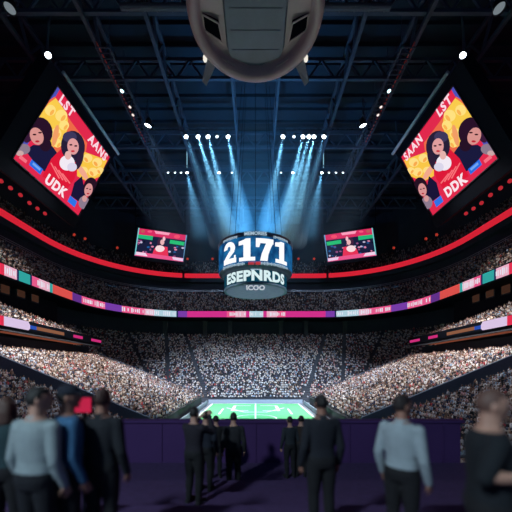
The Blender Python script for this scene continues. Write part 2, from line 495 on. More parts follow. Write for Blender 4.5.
# --- small red marker lamps on the dark top tier
RL = [(70, 235), (83, 239), (116, 248), (192, 259), (215, 259), (296, 259), (318, 259), (395, 248), (428, 239), (441, 235), (20, 242), (491, 242)]
for k, (x, y) in enumerate(RL):
    # find the place on the top tier this lamp stands on
    best = None
    for qx, qy in path(13.6):
        e = abs(proj((qx, qy, H+45.5))[0]-x)
        if qy > 60 and (best is None or e < best[0]): best = (e, qx, qy)
    _, qx, qy = best
    o = empty('marker_lamp', (qx, qy, H+(HY-y)/F*qy-0.4), f'small red marker lamp on the dark top tier, {["first","second","third","fourth","fifth","sixth","seventh","eighth","ninth","tenth","eleventh","twelfth"][sorted(r[0] for r in RL).index(x)]} from the left', 'lamp', 'red marker lamps on the top tier')
    mb = MB(); mb.box((0, 0, 0), (0.5, 0.5, 0.9)); mb.box((0, 0, -1.2), (0.15, 0.15, 1.8)); mb.build('post', M_black, o)
    mb = MB()
    for q in range(5): mb.ball((math.cos(q*1.26)*0.42, -0.35, 0.35+math.sin(q*1.26)*0.42), (0.2, 0.2, 0.2), 6, 4)
    mb.ball((0, -0.4, 0.35), (0.22, 0.22, 0.22), 6, 4)
    mb.build('lamp_cluster', emi('red marker', (0.60, 0.05, 0.03), 0.8), o)

# ---------------------------------------------------------------- ceiling and roof steel
mb = MB(); mb.poly([(-85, -12, H+69), (-85, 160, H+69), (85, 160, H+69), (85, -12, H+69)])
for k in range(30):
    y = 20+4*k; mb.box((0, y, H+68.6), (160, 0.5, 0.8))
struct(mb, 'ceiling', M_ceil, 'ceiling', 'dark ribbed roof of the arena', fix=False)
def truss(mb, a, b, h, wd=0.35, n=12):
    a = Vector(a); b = Vector(b); u = Vector((0, 0, h))
    mb.bar(a, b, wd); mb.bar(a+u, b+u, wd)
    for i in range(n):
        p = a.lerp(b, i/n); q = a.lerp(b, (i+1)/n); m = a.lerp(b, (i+0.5)/n)
        mb.bar(p, m+u, wd*0.6); mb.bar(m+u, q, wd*0.6)
tr = []
for k, X in enumerate((-44, -30, -19, -5, 5, 19, 30, 44)):
    mb = MB(); truss(mb, (X, 40, H+61), (X, 126, H+61), 5.0, 0.7 if abs(X) > 10 else 0.5, 14)
    struct(mb, 'roof_truss', M_steel, 'truss', f'long steel roof truss running towards the far end, {("leftmost","second","third","fourth","fifth","sixth","seventh","rightmost")[k]} of eight')
for k, Y in enumerate((52, 64, 84, 100, 116)):
    mb = MB(); truss(mb, (-62, Y, H+61.5), (62, Y, H+61.5), 4.0, 0.6, 22)
    struct(mb, 'cross_truss', M_steel, 'truss', f'steel truss spanning the roof from side to side, {("nearest","second","third","fourth","farthest")[k]} of five')
# ribbed duct banks either side of the pod
for s, nm in ((-1, 'left'), (1, 'right')):
    o = empty('air_duct', (s*16.5, 44, H+60), f'bank of ribbed grey ducts beside the pod, {nm} of the pod', 'duct')
    for k in range(9):
        mb = MB(); mb.tube([(-6.0, k*1.5-6, 0.2*(k % 2)), (6.0, k*1.5-6, 0.2*(k % 2))], [0.5, 0.5], 10)
        for q in range(5): mb.tube([(-5+2.5*q, k*1.5-6, 0.2*(k % 2)), (-4.8+2.5*q, k*1.5-6, 0.2*(k % 2))], [0.58, 0.58], 10)
        mb.build('duct_pipe', mat('duct grey', (0.13, 0.14, 0.17), 0.5, 0.3, noise=0.2), o, smooth=False)
    # catwalk with a red handrail
    o = empty('catwalk', (s*27.5, 54, H+57.5), f'roof catwalk with rungs and a red rail, {nm} side', 'catwalk')
    mb = MB()
    for q in (-1.2, 1.2): mb.bar((q, 0, 0), (q, 24, 0), 0.25)
    for k in range(25): mb.bar((-1.2, k, 0), (1.2, k, 0), 0.16)
    mb.build('walkway', M_steel, o)
    mb = MB(); mb.bar((s*-1.2*-1, 0, 1.1), (s*1.2, 24, 1.1), 0.16)
    for k in range(0, 25, 3): mb.bar((s*1.2, k, 0), (s*1.2, k, 1.1), 0.1)
    mb.build('red_rail', mat('red rail paint', (0.75, 0.07, 0.06), 0.5, noise=0.1), o)
    for k in range(0, 25, 6):
        for q in (-1.2, 1.2):
            mb = MB(); mb.bar((q, k, 0), (q, k, 6), 0.1); mb.build('hanger', M_steel, o)

# ---------------------------------------------------------------- hanging pod at the top
pod = empty('ceiling_pod', (0, 40, H+46), 'huge round grey pod hanging from the roof with two dark vents', 'pod')
mb = MB()
prof = [(0.0, 2.3), (3, 2.2), (6.2, 1.9), (7.2, 1.7), (7.45, 1.5), (7.5, 0.9), (7.65, 0.35), (8.0, 0.05), (8.45, 0.0), (8.85, 0.3), (9.05, 1.0), (9.1, 3), (9.0, 7), (8.2, 11), (6.5, 13), (3, 14), (0, 14)]
mb.lathe(prof, n=72); mb.build('shell', M_pod, pod, smooth=True)
mb = MB()
pp = []
for i in range(13):
    y = -7.3+14.5*i/12; hwid = min(4.3, math.sqrt(max(0.2, 7.3**2-y*y))*0.95)
    pp.append((y, hwid))
rows = [[(-h, y, 1.9), (-h+0.25, y, 1.45), (h-0.25, y, 1.45), (h, y, 1.9)] for y, h in pp]
mb.sheet(rows)
for e in (0, -1): mb.poly(rows[e])
for k in range(5): mb.box((0, -5.5+2.6*k, 1.43), (7.0, 0.12, 0.1))
mb.build('centre_panel', M_podpanel, pod)
for s in (-1, 1):
    mb = MB()
    pts = [px(255.5+s*53, 14, 1), px(255.5+s*51, 30, 1), px(255.5+s*33, 42, 1), px(255.5+s*37, 23, 1)]
    q = []
    for p in pts:
        d = Vector((p.x, p.y, p.z-H)); t = 47.55/d.z; q.append(Vector((d.x*t, d.y*t-40, 47.55-46)))
    up = [v+Vector((0, 0, 0.9)) for v in q]
    mb.add(q+up, [(0, 1, 2, 3), (7, 6, 5, 4), (0, 4, 5, 1), (1, 5, 6, 2), (2, 6, 7, 3), (3, 7, 4, 0)])
    v = mb.build('vent', mat('vent black', (0.004, 0.005, 0.008), 0.8, noise=0.1), pod)
    MC['vent black'].node_tree.nodes['Principled BSDF'].inputs['Specular IOR Level'].default_value = 0.0
    mb = MB()
    for a, b in zip(q, q[1:]+q[:1]): mb.bar(a-Vector((0, 0, 0.05)), b-Vector((0, 0, 0.05)), 0.16)
    mb.build('vent_frame', M_pod, v)
    mb = MB(); mb.ball((s*7.6, 5.2, 0.15), (0.22, 0.22, 0.22), 10, 6); mb.tube([(s*7.6, 5.2, 0.2), (s*7.6, 5.2, 0.8)], [0.3, 0.3], 8)
    mb.build('marker_light', emi('pod marker', (0.9, 0.85, 0.75), 1.0), pod)
    mb = MB()
    mb.add([(s*6.3, 6.6, 0.5), (s*7.3, 5.4, 0.5), (s*8.5, 7.6, -0.7), (s*7.9, 8.2, -0.9), (s*6.3, 6.7, 1.2), (s*7.3, 5.6, 1.2), (s*8.5, 7.7, -0.4), (s*7.9, 8.3, -0.6)],
           [(0, 1, 2, 3), (7, 6, 5, 4), (0, 4, 5, 1), (1, 5, 6, 2), (2, 6, 7, 3), (3, 7, 4, 0)])
    mb.build('fin', mat('pod fin', (0.22, 0.23, 0.27), 0.5, noise=0.15), pod)
    mb = MB(); mb.lathe([(7.52, 0.75), (7.42, 0.75), (7.42, 1.2), (7.52, 1.2)], n=10, a0=PI/2-s*0.75, a1=PI/2-s*0.45, closed=False)
    mb.build('rim_light', mat('pod rim lens', (0.42, 0.36, 0.36), 0.3, noise=0.1), pod)
for k in range(6):
    mb = MB(); a = 2*PI*k/6; mb.bar((7*math.cos(a), 7*math.sin(a), 12), (7.5*math.cos(a), 7.5*math.sin(a), 23), 0.3, n=8); mb.build('hanger', M_steel, pod)
mb = MB(); mb.tube([(0, 0, 13.5), (0, 0, 23)], [2, 2], 16); mb.build('column', M_steel, pod)

# ---------------------------------------------------------------- text helper
def text_polys(txt, size, bold=0.02, spacing=1.0, shear=0.0):
    cu = bpy.data.curves.new('t', 'FONT'); cu.body = txt; cu.size = size; cu.align_x = 'CENTER'; cu.align_y = 'CENTER'
    cu.offset = bold*size; cu.space_character = spacing; cu.shear = shear; cu.resolution_u = 3
    o = bpy.data.objects.new('t', cu); C.objects.link(o)
    dg = bpy.context.evaluated_depsgraph_get(); me = bpy.data.meshes.new_from_object(o.evaluated_get(dg))
    vs = [v.co.copy() for v in me.vertices]; fs = [tuple(p.vertices) for p in me.polygons]
    bpy.data.objects.remove(o); bpy.data.curves.remove(cu); bpy.data.meshes.remove(me)
    return vs, fs

# ---------------------------------------------------------------- scoreboard
SC = Vector((0, 66, H))
sb = empty('scoreboard', SC+Vector((0, 0, 16.4)), 'big round blue hanging scoreboard showing 2171 in white digits', 'scoreboard')
def sbp(r, ang, zr):         # angle 0 faces the camera end; local to the scoreboard
    return Vector((r*math.sin(ang), -r*math.cos(ang), zr-16.4))
mb = MB()
mb.lathe([(0.0, 10.0), (7.4, 10.0), (8.1, 9.8), (8.15, 9.4), (8.0, 9.0), (7.95, 3.6), (7.3, 3.1), (6.75, 2.9), (6.75, 0.4), (6.9, 0.2), (6.9, 0.0), (6.5, 0.0), (6.3, 0.15), (0, 0.25)], n=96)
mb.build('housing', mat('scoreboard housing', (0.10, 0.16, 0.24), 0.45, 0.2, noise=0.15, nscale=0.6), sb, smooth=False)
mb = MB(); mb.lathe([(8.02, 3.75), (8.02, 8.95)], n=96)
up_m = bpy.data.materials.new('scoreboard blue screen'); up_m.use_nodes = True
nt = up_m.node_tree; nt.nodes.clear(); oo = nt.nodes.new('ShaderNodeOutputMaterial'); ee = nt.nodes.new('ShaderNodeEmission')
tc = nt.nodes.new('ShaderNodeTexCoord'); nz = nt.nodes.new('ShaderNodeTexNoise'); nz.inputs['Scale'].default_value = 0.5
cr = nt.nodes.new('ShaderNodeValToRGB'); cr.color_ramp.elements[0].position = 0.35; cr.color_ramp.elements[1].position = 0.7
cr.color_ramp.elements[0].color = (*srgb(14, 62, 112), 1); cr.color_ramp.elements[1].color = (*srgb(34, 112, 168), 1)
nt.links.new(tc.outputs['Object'], nz.inputs[0]); nt.links.new(nz.outputs['Fac'], cr.inputs[0]); nt.links.new(cr.outputs[0], ee.inputs[0]); nt.links.new(ee.outputs[0], oo.inputs[0])
mb.build('upper_screen', up_m, sb, fix=False)
mb = MB(); mb.lathe([(6.82, 0.45), (6.82, 2.85)], n=96)
mb.build('lower_screen', emi('scoreboard teal screen', srgb(12, 62, 82), 1.0), sb, fix=False)
def curved(mbx, vs, fs, r, zc, sx=1.0, sy=1.0, a0=0.0, thick=0.06):
    # cut long faces finely enough by mapping vertices on the cylinder
    mbx.add([sbp(r, a0+v.x*sx/r, zc+v.y*sy) for v in vs], fs)
M_wht = emi('scoreboard white', (0.95, 0.97, 1.0), 1.05)
# slab serif digits 2 1 7 1 as strokes: unit box 0..0.78 wide, 0..1 high
def stroke(pts):   # polygon outline densified so that it bends round the drum
    return pts
DIG = {
 '1': [[(0.12, 0.0), (0.90, 0.0), (0.90, 0.17), (0.12, 0.17)], [(0.34, 0.17), (0.68, 0.17), (0.68, 1.0), (0.44, 1.0), (0.34, 0.95)], [(0.10, 0.72), (0.34, 0.74), (0.34, 0.95), (0.10, 0.90)]],
 '7': [[(0.04, 0.78), (0.90, 0.78), (0.90, 1.0), (0.04, 1.0)], [(0.04, 0.60), (0.20, 0.60), (0.26, 0.80), (0.04, 0.80)], [(0.54, 0.82), (0.88, 0.82), (0.76, 0.60), (0.44, 0.60)], [(0.44, 0.60), (0.76, 0.60), (0.64, 0.30), (0.31, 0.30)], [(0.31, 0.30), (0.64, 0.30), (0.60, 0.0), (0.24, 0.0)]],
}
def arc2():
    P = []
    c = (0.44, 0.68)
    n = 14
    for i in range(n):
        t0 = PI*1.02-i*(PI*1.27)/n; t1 = PI*1.02-(i+1)*(PI*1.27)/n
        f = lambda t, r, q: (c[0]+r*math.cos(t)*1.0, c[1]+q*math.sin(t))
        P.append([f(t0, 0.38, 0.32), f(t1, 0.38, 0.32), f(t1, 0.10, 0.11), f(t0, 0.10, 0.11)])
    P.append([(0.78, 0.50), (0.48, 0.58), (0.05, 0.20), (0.40, 0.20)])
    P.append([(0.04, 0.0), (0.88, 0.0), (0.88, 0.22), (0.04, 0.24)])
    P.append([(0.74, 0.18), (0.84, 0.18), (0.86, 0.34), (0.76, 0.34)])
    return P
DIG['2'] = arc2()
mb = MB(); xw = [-7.5, -3.75, -0.10, 3.55]; hgt = 4.35; zb = 20.55
for ch, x0 in zip('2171', xw):
    for poly in DIG[ch]:
        m2 = bmesh.new(); vv = [m2.verts.new((p[0]*4.1, p[1]*hgt, 0)) for p in poly]; m2.faces.new(vv)
        m2.verts.index_update()
        for k in range(2): bmesh.ops.subdivide_edges(m2, edges=m2.edges[:], cuts=1, use_grid_fill=True)
        m2.verts.index_update()
        mb.add([sbp(8.1, (x0+v.co.x)/8.0, zb+v.co.y) for v in m2.verts], [tuple(v.index for v in f.verts) for f in m2.faces]); m2.free()
mb.build('score_digits', M_wht, sb, fix=False)
mb = MB(); vs, fs = text_polys('ESEPNRDS', 2.75, 0.05, 1.08); 
curved(mb, vs, fs, 6.88, 18.0, 1.08, 1.0)
mb.build('team_lettering', emi('scoreboard ice letters', (0.72, 0.9, 0.92), 0.95), sb, fix=False)
mb = MB()
vs, fs = text_polys('MEMORIES', 0.95, 0.03, 1.0); curved(mb, vs, fs, 8.2, 25.75, 1.0, 1.0)
M_sm = emi('scoreboard small letters', (0.45, 0.62, 0.75), 0.9)
# unreadable small script: wavy strokes
for zc, spans in ((20.05, [(-0.95, -0.25), (0.1, 0.95)]), (25.5, [(-0.95, -0.45), (0.45, 0.95)])):
    for a0, a1 in spans:
        n = int((a1-a0)*8/0.28)
        for i in range(n):
            a = a0+(a1-a0)*i/n; h = 0.16+0.18*random.random()
            mb.add([sbp(8.12, a, zc-h), sbp(8.12, a+0.02, zc-h), sbp(8.12, a+0.024, zc+h), sbp(8.12, a+0.006, zc+h)], [(0, 1, 2, 3)])
            if i % 2: mb.add([sbp(8.12, a, zc+0.05), sbp(8.12, a+0.034, zc+0.05), sbp(8.12, a+0.034, zc+0.17), sbp(8.12, a, zc+0.17)], [(0, 1, 2, 3)])
for i in range(7):
    a = -0.14+0.045*i; mb.add([sbp(6.9, a, 19.1), sbp(6.9, a+0.035, 19.15), sbp(6.9, a+0.035, 19.5), sbp(6.9, a, 19.45)], [(0, 1, 2, 3)])
mb.build('small_lettering', M_sm, sb, fix=False)
mb = MB()
for a0, a1 in ((-0.17, -0.02), (0.0, 0.12)):
    n = 5
    for i in range(n):
        a = a0+(a1-a0)*i/n; mb.add([sbp(8.13, a, 19.75), sbp(8.13, a+0.02, 19.75), sbp(8.13, a+0.025, 20.35), sbp(8.13, a+0.004, 20.35)], [(0, 1, 2, 3)])
mb.build('red_emblem', emi('scoreboard red mark', (0.55, 0.04, 0.05), 1.0), sb, fix=False)
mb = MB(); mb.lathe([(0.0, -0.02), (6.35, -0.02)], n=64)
mb.build('underside', mat('scoreboard underside', (0.22, 0.20, 0.30), 0.5, noise=0.35, nscale=0.9, emit=srgb(70, 80, 118), es=0.45), sb, fix=False)  # weak glow added to the surface colour; the disc is no lamp
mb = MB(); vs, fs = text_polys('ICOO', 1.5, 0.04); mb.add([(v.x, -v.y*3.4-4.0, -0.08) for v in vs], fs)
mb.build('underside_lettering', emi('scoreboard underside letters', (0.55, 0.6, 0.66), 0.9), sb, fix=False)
for k in range(8):
    mb = MB(); a = 2*PI*k/8; mb.bar((6*math.cos(a), 6*math.sin(a), 9.9), (3*math.cos(a), 3*math.sin(a), 45.5), 0.09, n=6); mb.build('hanging_cable', M_black, sb)

# ---------------------------------------------------------------- screens
def ray_plane(x, y, P, n):
    d = Vector(((x-HX)/F, 1, (HY-y)/F)); o = Vector((0, 0, H))
    t = (P-o).dot(n)/d.dot(n); return o+d*t
def clip_poly(P, Q):
    # keep the part of polygon P inside the convex polygon Q
    A = sum(Q[i][0]*Q[(i+1) % len(Q)][1]-Q[(i+1) % len(Q)][0]*Q[i][1] for i in range(len(Q)))
    if A < 0: Q = Q[::-1]
    for a, b in zip(Q, Q[1:]+Q[:1]):
        ins = lambda p: (b[0]-a[0])*(p[1]-a[1])-(b[1]-a[1])*(p[0]-a[0])
        out = []
        for p, q in zip(P, P[1:]+P[:1]):
            u, v = ins(p), ins(q)
            if u >= 0: out.append(p)
            if u*v < 0: t = u/(u-v); out.append((p[0]+(q[0]-p[0])*t, p[1]+(q[1]-p[1])*t))
        P = out
        if len(P) < 3: return []
    return P
class Screen:
    def __init__(s, root, TL, TR, BR, BL, mirror):
        s.root = root; s.P = TL.copy()
        n = (TR-TL).cross(BL-TL).normalized()
        if n.dot(Vector((0, 0, H))-s.P) < 0: n = -n
        BR = ray_plane(*proj(BR), TL, n); s.c = [TL, TR, BR, BL]
        s.n = n; s.mir = mirror; s.mb = MB(); s.mats = []; s.lay = 0
        s.u = (TR-TL).normalized(); s.v = (TL-BL).normalized()
    def mi(s, col, st=1.0):
        m = emi('picture %d %d %d %d' % (*[int(c*255) for c in col], int(st*10)), srgb(*[c*255 for c in col]), st)
        if m not in s.mats: s.mats.append(m)
        return s.mats.index(m)
    def quad(s, col):
        s.lay += 1; s.mb.poly([p+s.n*0.008*s.lay for p in s.c], s.mi(col))
    def pts(s, L, col):
        s.lay += 1
        q = []
        L = clip_poly([(2*HX-x if s.mir else x, y) for x, y in L], [proj(p) for p in s.c])
        if not L: return
        for x, y in L:
            p = ray_plane(x, y, s.P, s.n)
            q.append(p+s.n*0.008*s.lay)
        s.mb.poly(q, s.mi(col))
    def ell(s, x, y, rx, ry, col, rot=0, n=20):
        s.pts([(x+rx*math.cos(a)*math.cos(rot)-ry*math.sin(a)*math.sin(rot), y+rx*math.cos(a)*math.sin(rot)+ry*math.sin(a)*math.cos(rot)) for a in [2*PI*i/n for i in range(n)]], col)
    def text(s, txt, uc, vc, size, col, bold=0.03, spacing=1.0):   # uc, vc in 0..1 from the top left, as the viewer reads
        s.lay += 1
        TL, TR, BR, BL = s.c
        p = TL.lerp(TR, uc).lerp(BL.lerp(BR, uc), vc)+s.n*0.008*s.lay
        vs, fs = text_polys(txt, size, bold, spacing)
        s.mb.add([p+s.u*v.x+s.v*v.y for v in vs], fs, s.mi(col))
    def done(s, loc):
        return s.mb.build('display_picture', s.mats, s.root, loc=loc, fix=False)
for sgn, nm in ((-1, 'left'), (1, 'right')):
    mir = sgn > 0
    def P(x, y, Y): return px(x if not mir else 2*HX-x, y, Y)
    a, b, c_, d = P(57, 85, 60), P(110, 157, 81.9), P(78, 216, 81.9), P(12, 158, 60)
    TL, TR, BR, BL = (a, b, c_, d) if not mir else (b, a, d, c_)
    cen = (TL+TR+BR+BL)/4
    root = empty('video_screen', cen, f'large tilted video screen with red picture of dark haired figures, {nm} side', 'screen')
    sc = Screen(root, TL, TR, BR, BL, mir); BR = sc.c[2]
    Z = lambda L: [(5+x/3.655, 80+y/3.655) for x, y in L]
    E = lambda x, y, rx, ry, col, rot=0: sc.ell(5+x/3.655, 80+y/3.655, rx/3.655, ry/3.655, col, rot)
    red = (0.90, 0.20, 0.26)
    sc.quad((0.86, 0.12, 0.28))
    sc.pts(Z([(180, 20), (384, 285), (275, 505), (25, 280)]), (0.88, 0.16, 0.30))
    sc.pts(Z([(186, 14), (200, 34), (64, 268), (20, 276)]), (0.30, 0.32, 0.72))
    sc.pts(Z([(150, 80), (182, 60), (240, 150), (300, 230), (290, 300), (180, 290), (95, 160)]), (0.93, 0.42, 0.28))
    sc.pts(Z([(158, 85), (185, 66), (225, 120), (232, 170), (205, 235), (175, 245), (150, 200), (118, 140)]), (0.98, 0.80, 0.30))
    for x, y, r in ((165, 110, 20), (205, 130, 22), (215, 165, 18), (185, 195, 20), (190, 230, 16)): E(x, y, r, r, (1.0, 0.88, 0.50)); E(x+r*0.3, y+r*0.4, r*0.3, r*0.6, (0.98, 0.70, 0.32), 0.6)
    sc.pts(Z([(290, 262), (372, 292), (345, 352), (300, 370), (262, 350), (262, 310)]), (0.98, 0.78, 0.28))
    for x, y, r in ((300, 285, 18), (335, 300, 18), (285, 330, 16), (320, 335, 18), (345, 330, 14)): E(x, y, r, r*0.9, (1.0, 0.87, 0.52)); E(x-r*0.3, y+r*0.3, r*0.3, r*0.55, (0.98, 0.66, 0.30), -0.6)
    sc.pts(Z([(70, 255), (100, 235), (170, 240), (195, 275), (165, 345), (120, 320)]), (0.10, 0.10, 0.24))      # left figure coat
    E(128, 185, 42, 52, (0.16, 0.07, 0.16), -0.3); E(145, 235, 22, 24, (0.15, 0.07, 0.15)); E(85, 200, 16, 30, (0.22, 0.10, 0.22), 0.5)
    E(112, 203, 24, 33, (0.85, 0.58, 0.56), -0.4); E(104, 197, 7, 3, (0.2, 0.08, 0.12)); E(124, 190, 7, 3, (0.2, 0.08, 0.12)); E(114, 222, 8, 4, (0.75, 0.15, 0.22))
    E(62, 250, 26, 20, (0.55, 0.48, 0.55)); E(50, 265, 14, 10, (0.80, 0.66, 0.66))
    sc.pts(Z([(165, 285), (205, 245), (262, 320), (250, 360), (225, 395), (132, 350)]), (0.87, 0.10, 0.22))      # centre figure red dress
    E(180, 200, 10, 40, (0.95, 0.62, 0.40), 0.2); E(280, 335, 10, 34, (0.95, 0.66, 0.55), -0.6)
    E(244, 240, 44, 58, (0.15, 0.12, 0.22), -0.1); E(232, 205, 26, 20, (0.24, 0.22, 0.36)); E(268, 290, 12, 36, (0.18, 0.12, 0.22), 0.3)
    E(244, 240, 21, 30, (0.88, 0.62, 0.62), -0.1); E(236, 234, 6, 3, (0.15, 0.06, 0.12)); E(254, 238, 6, 3, (0.15, 0.06, 0.12)); E(243, 257, 7, 3.5, (0.8, 0.12, 0.2))
    E(222, 300, 28, 28, (0.95, 0.92, 0.96)); E(240, 315, 18, 16, (0.86, 0.84, 0.92)); E(225, 272, 12, 16, (0.90, 0.70, 0.68))
    for k in range(4): sc.pts(Z([(160+k*14, 300+k*13), (164+k*14, 298+k*13), (196+k*13, 356+k*6), (191+k*13, 358+k*6)]), (0.98, 0.45, 0.48))
    sc.pts(Z([(248, 372), (276, 348), (290, 420), (262, 440), (235, 420)]), (0.10, 0.08, 0.22))                 # right figure
    E(306, 388, 25, 36, (0.15, 0.07, 0.14), 0.2); E(300, 398, 15, 24, (0.85, 0.58, 0.58), 0.2); E(295, 393, 4, 2, (0.2, 0.06, 0.1)); E(306, 396, 4, 2, (0.2, 0.06, 0.1)); E(298, 412, 5, 2.5, (0.75, 0.1, 0.2))
    E(283, 445, 20, 24, (0.55, 0.48, 0.56)); E(285, 430, 9, 12, (0.82, 0.60, 0.60))
    sc.pts(Z([(90, 285), (132, 322), (122, 342), (80, 305)]), (0.16, 0.42, 0.88)); sc.pts(Z([(96, 296), (124, 320), (120, 328), (92, 304)]), (0.45, 0.65, 0.95))
    sc.pts(Z([(232, 418), (258, 440), (248, 462), (222, 440)]), (0.18, 0.45, 0.90))
    sc.pts(Z([(48, 268), (74, 290), (68, 300), (42, 280)]), (0.96, 0.45, 0.52))
    if not mir:
        sc.text('LST', 0.16, 0.075, 2.4, (0.99, 0.86, 0.90), 0.04, 1.25); sc.text('AANS', 0.74, 0.08, 2.7, (0.99, 0.86, 0.90), 0.04, 1.25)
        sc.text('UDK', 0.50, 0.90, 3.0, (0.99, 0.90, 0.93), 0.05, 1.15)
    else:
        sc.text('SAAN', 0.26, 0.08, 2.7, (0.99, 0.86, 0.90), 0.04, 1.25); sc.text('LST', 0.84, 0.075, 2.4, (0.99, 0.86, 0.90), 0.04, 1.25)
        sc.text('DDK', 0.50, 0.90, 3.0, (0.99, 0.90, 0.93), 0.05, 1.15)
    sc.done(cen)
    n, u, v = sc.n, sc.u, (TL-BL).normalized()
    # housing behind and around the picture
    ex = lambda q, eu, ev: q+u*eu+v*ev
    o4 = [ex(TL, -3.4 if not mir else -1.2, 2.0), ex(TR, 1.2 if not mir else 3.4, 2.0), ex(BR, 1.2 if not mir else 3.4, -3.2), ex(BL, -3.4 if not mir else -1.2, -3.2)]
    mb = MB(); f = [q-n*0.05-cen for q in o4]; bk = [q-n*2.4-cen for q in o4]
    mb.add(f+bk, [(0, 1, 2, 3), (7, 6, 5, 4), (0, 4, 5, 1), (1, 5, 6, 2), (2, 6, 7, 3), (3, 7, 4, 0)])
    hs = mb.build('housing', M_black, root)
    mb = MB(); i4 = [TL, TR, BR, BL]
    for q, r in zip(i4, i4[1:]+i4[:1]): mb.bar(q+n*0.1-cen, r+n*0.1-cen, 0.22)
    mb.build('bezel', mat('bezel', (0.03, 0.03, 0.05), 0.4, noise=0.1), root)
    # pale strut running along the upper edge
    mb = MB(); A = P(63, 72, 62)-cen; B = P(118.5, 154, 82)-cen; mb.bar(A, B, 0.75, n=8)
    mb.build('strut', mat('pale strut', (0.62, 0.68, 0.72), 0.5, noise=0.15), root)
    for q in (o4[0], o4[1]):
        mb = MB(); mb.bar(q-n*1.0-cen, Vector((q.x, q.y, H+68))-cen, 0.25); mb.build('hanger', M_steel, root)
    for k, (x, y) in enumerate(((1, 181), (10.5, 188), (20.5, 195), (29.5, 203), (37.5, 208.5), (45, 213.5))):
        mb = MB(); e = ex(BL.lerp(BR, 0), 0, 0)
        p = ray_plane(x if not mir else 2*HX-x, y, BL+n*0.4+(-v)*0.0, n)-cen
        mb.ball(p, (0.42, 0.42, 0.42), 8, 6); mb.build('warning_light', emi('screen red dot', (0.42, 0.02, 0.03), 1.0), root)
    # the further pair of screens
    a, b, c_, d = P(138, 228, 115), P(187, 235.3, 121.3), P(183, 262.3, 121.3), P(134, 256, 115)
    TL, TR, BR, BL = (a, b, c_, d) if not mir else (b, a, d, c_)
    cen = (TL+TR+BR+BL)/4
    root = empty('video_screen', cen, f'small far video screen with pink and green picture, {nm} of the scoreboard', 'screen')
    sc = Screen(root, TL, TR, BR, BL, mir); BR = sc.c[2]
    Z = lambda L: [(125+x/7.31, 220+y/7.31) for x, y in L]
    E = lambda x, y, rx, ry, col, rot=0: sc.ell(125+x/7.31, 220+y/7.31, rx/7.31, ry/7.31, col, rot)
    sc.quad((0.10, 0.12, 0.24))
    sc.pts(Z([(100, 58), (450, 110), (443, 150), (94, 105)]), (0.85, 0.16, 0.38))
    sc.pts(Z([(215, 78), (330, 94), (320, 112), (225, 100)]), (0.98, 0.62, 0.74))
    E(130, 82, 16, 12, (0.75, 0.35, 0.35)); E(182, 85, 18, 8, (0.95, 0.35, 0.5)); E(380, 122, 22, 14, (0.95, 0.30, 0.42))
    sc.pts(Z([(94, 105), (205, 118), (200, 148), (92, 132)]), (0.14, 0.72, 0.48)); sc.pts(Z([(330, 145), (436, 162), (430, 188), (326, 172)]), (0.14, 0.74, 0.45))
    for k in range(40):
        x = 95+330*random.random(); y = 150+0.14*(x-95)+90*random.random()
        E(x, y, 6+5*random.random(), 5+3*random.random(), random.choice([(0.75, 0.72, 0.85), (0.55, 0.3, 0.5), (0.12, 0.35, 0.6), (0.85, 0.5, 0.65), (0.05, 0.06, 0.15)]))
    sc.pts(Z([(215, 210), (250, 190), (310, 200), (318, 282), (195, 262)]), (0.90, 0.20, 0.34))
    E(262, 165, 26, 34, (0.25, 0.12, 0.24)); E(272, 165, 15, 20, (0.92, 0.70, 0.72)); E(255, 212, 34, 24, (0.98, 0.86, 0.88)); E(285, 140, 10, 16, (0.95, 0.75, 0.8))
    sc.pts(Z([(74, 232), (428, 282), (425, 308), (70, 262)]), (0.92, 0.34, 0.55)); sc.pts(Z([(80, 234), (150, 244), (165, 268), (76, 256)]), (0.95, 0.82, 0.92)); sc.pts(Z([(345, 272), (424, 284), (420, 304), (350, 292)]), (0.92, 0.80, 0.92))
    sc.pts(Z([(98, 60), (106, 61), (78, 255), (70, 258)]), (0.45, 0.80, 0.82)); sc.pts(Z([(444, 112), (453, 112), (430, 305), (422, 305)]), (0.40, 0.62, 0.80))
    sc.done(cen)
    n, u, v = sc.n, sc.u, (TL-BL).normalized()
    mb = MB(); o4 = [TL-u*1.0+v*1.0, TR+u*1.0+v*1.0, BR+u*1.0-v*1.2, BL-u*1.0-v*1.2]; f = [q-n*0.05-cen for q in o4]; bk = [q-n*1.6-cen for q in o4]
    mb.add(f+bk, [(0, 1, 2, 3), (7, 6, 5, 4), (0, 4, 5, 1), (1, 5, 6, 2), (2, 6, 7, 3), (3, 7, 4, 0)])
    mb.build('housing', M_black, root)
    for q in (o4[0], o4[1]):
        mb = MB(); mb.bar(q-n*0.8-cen, Vector((q.x, q.y, H+68))-cen, 0.2); mb.build('hanger', M_black, root)

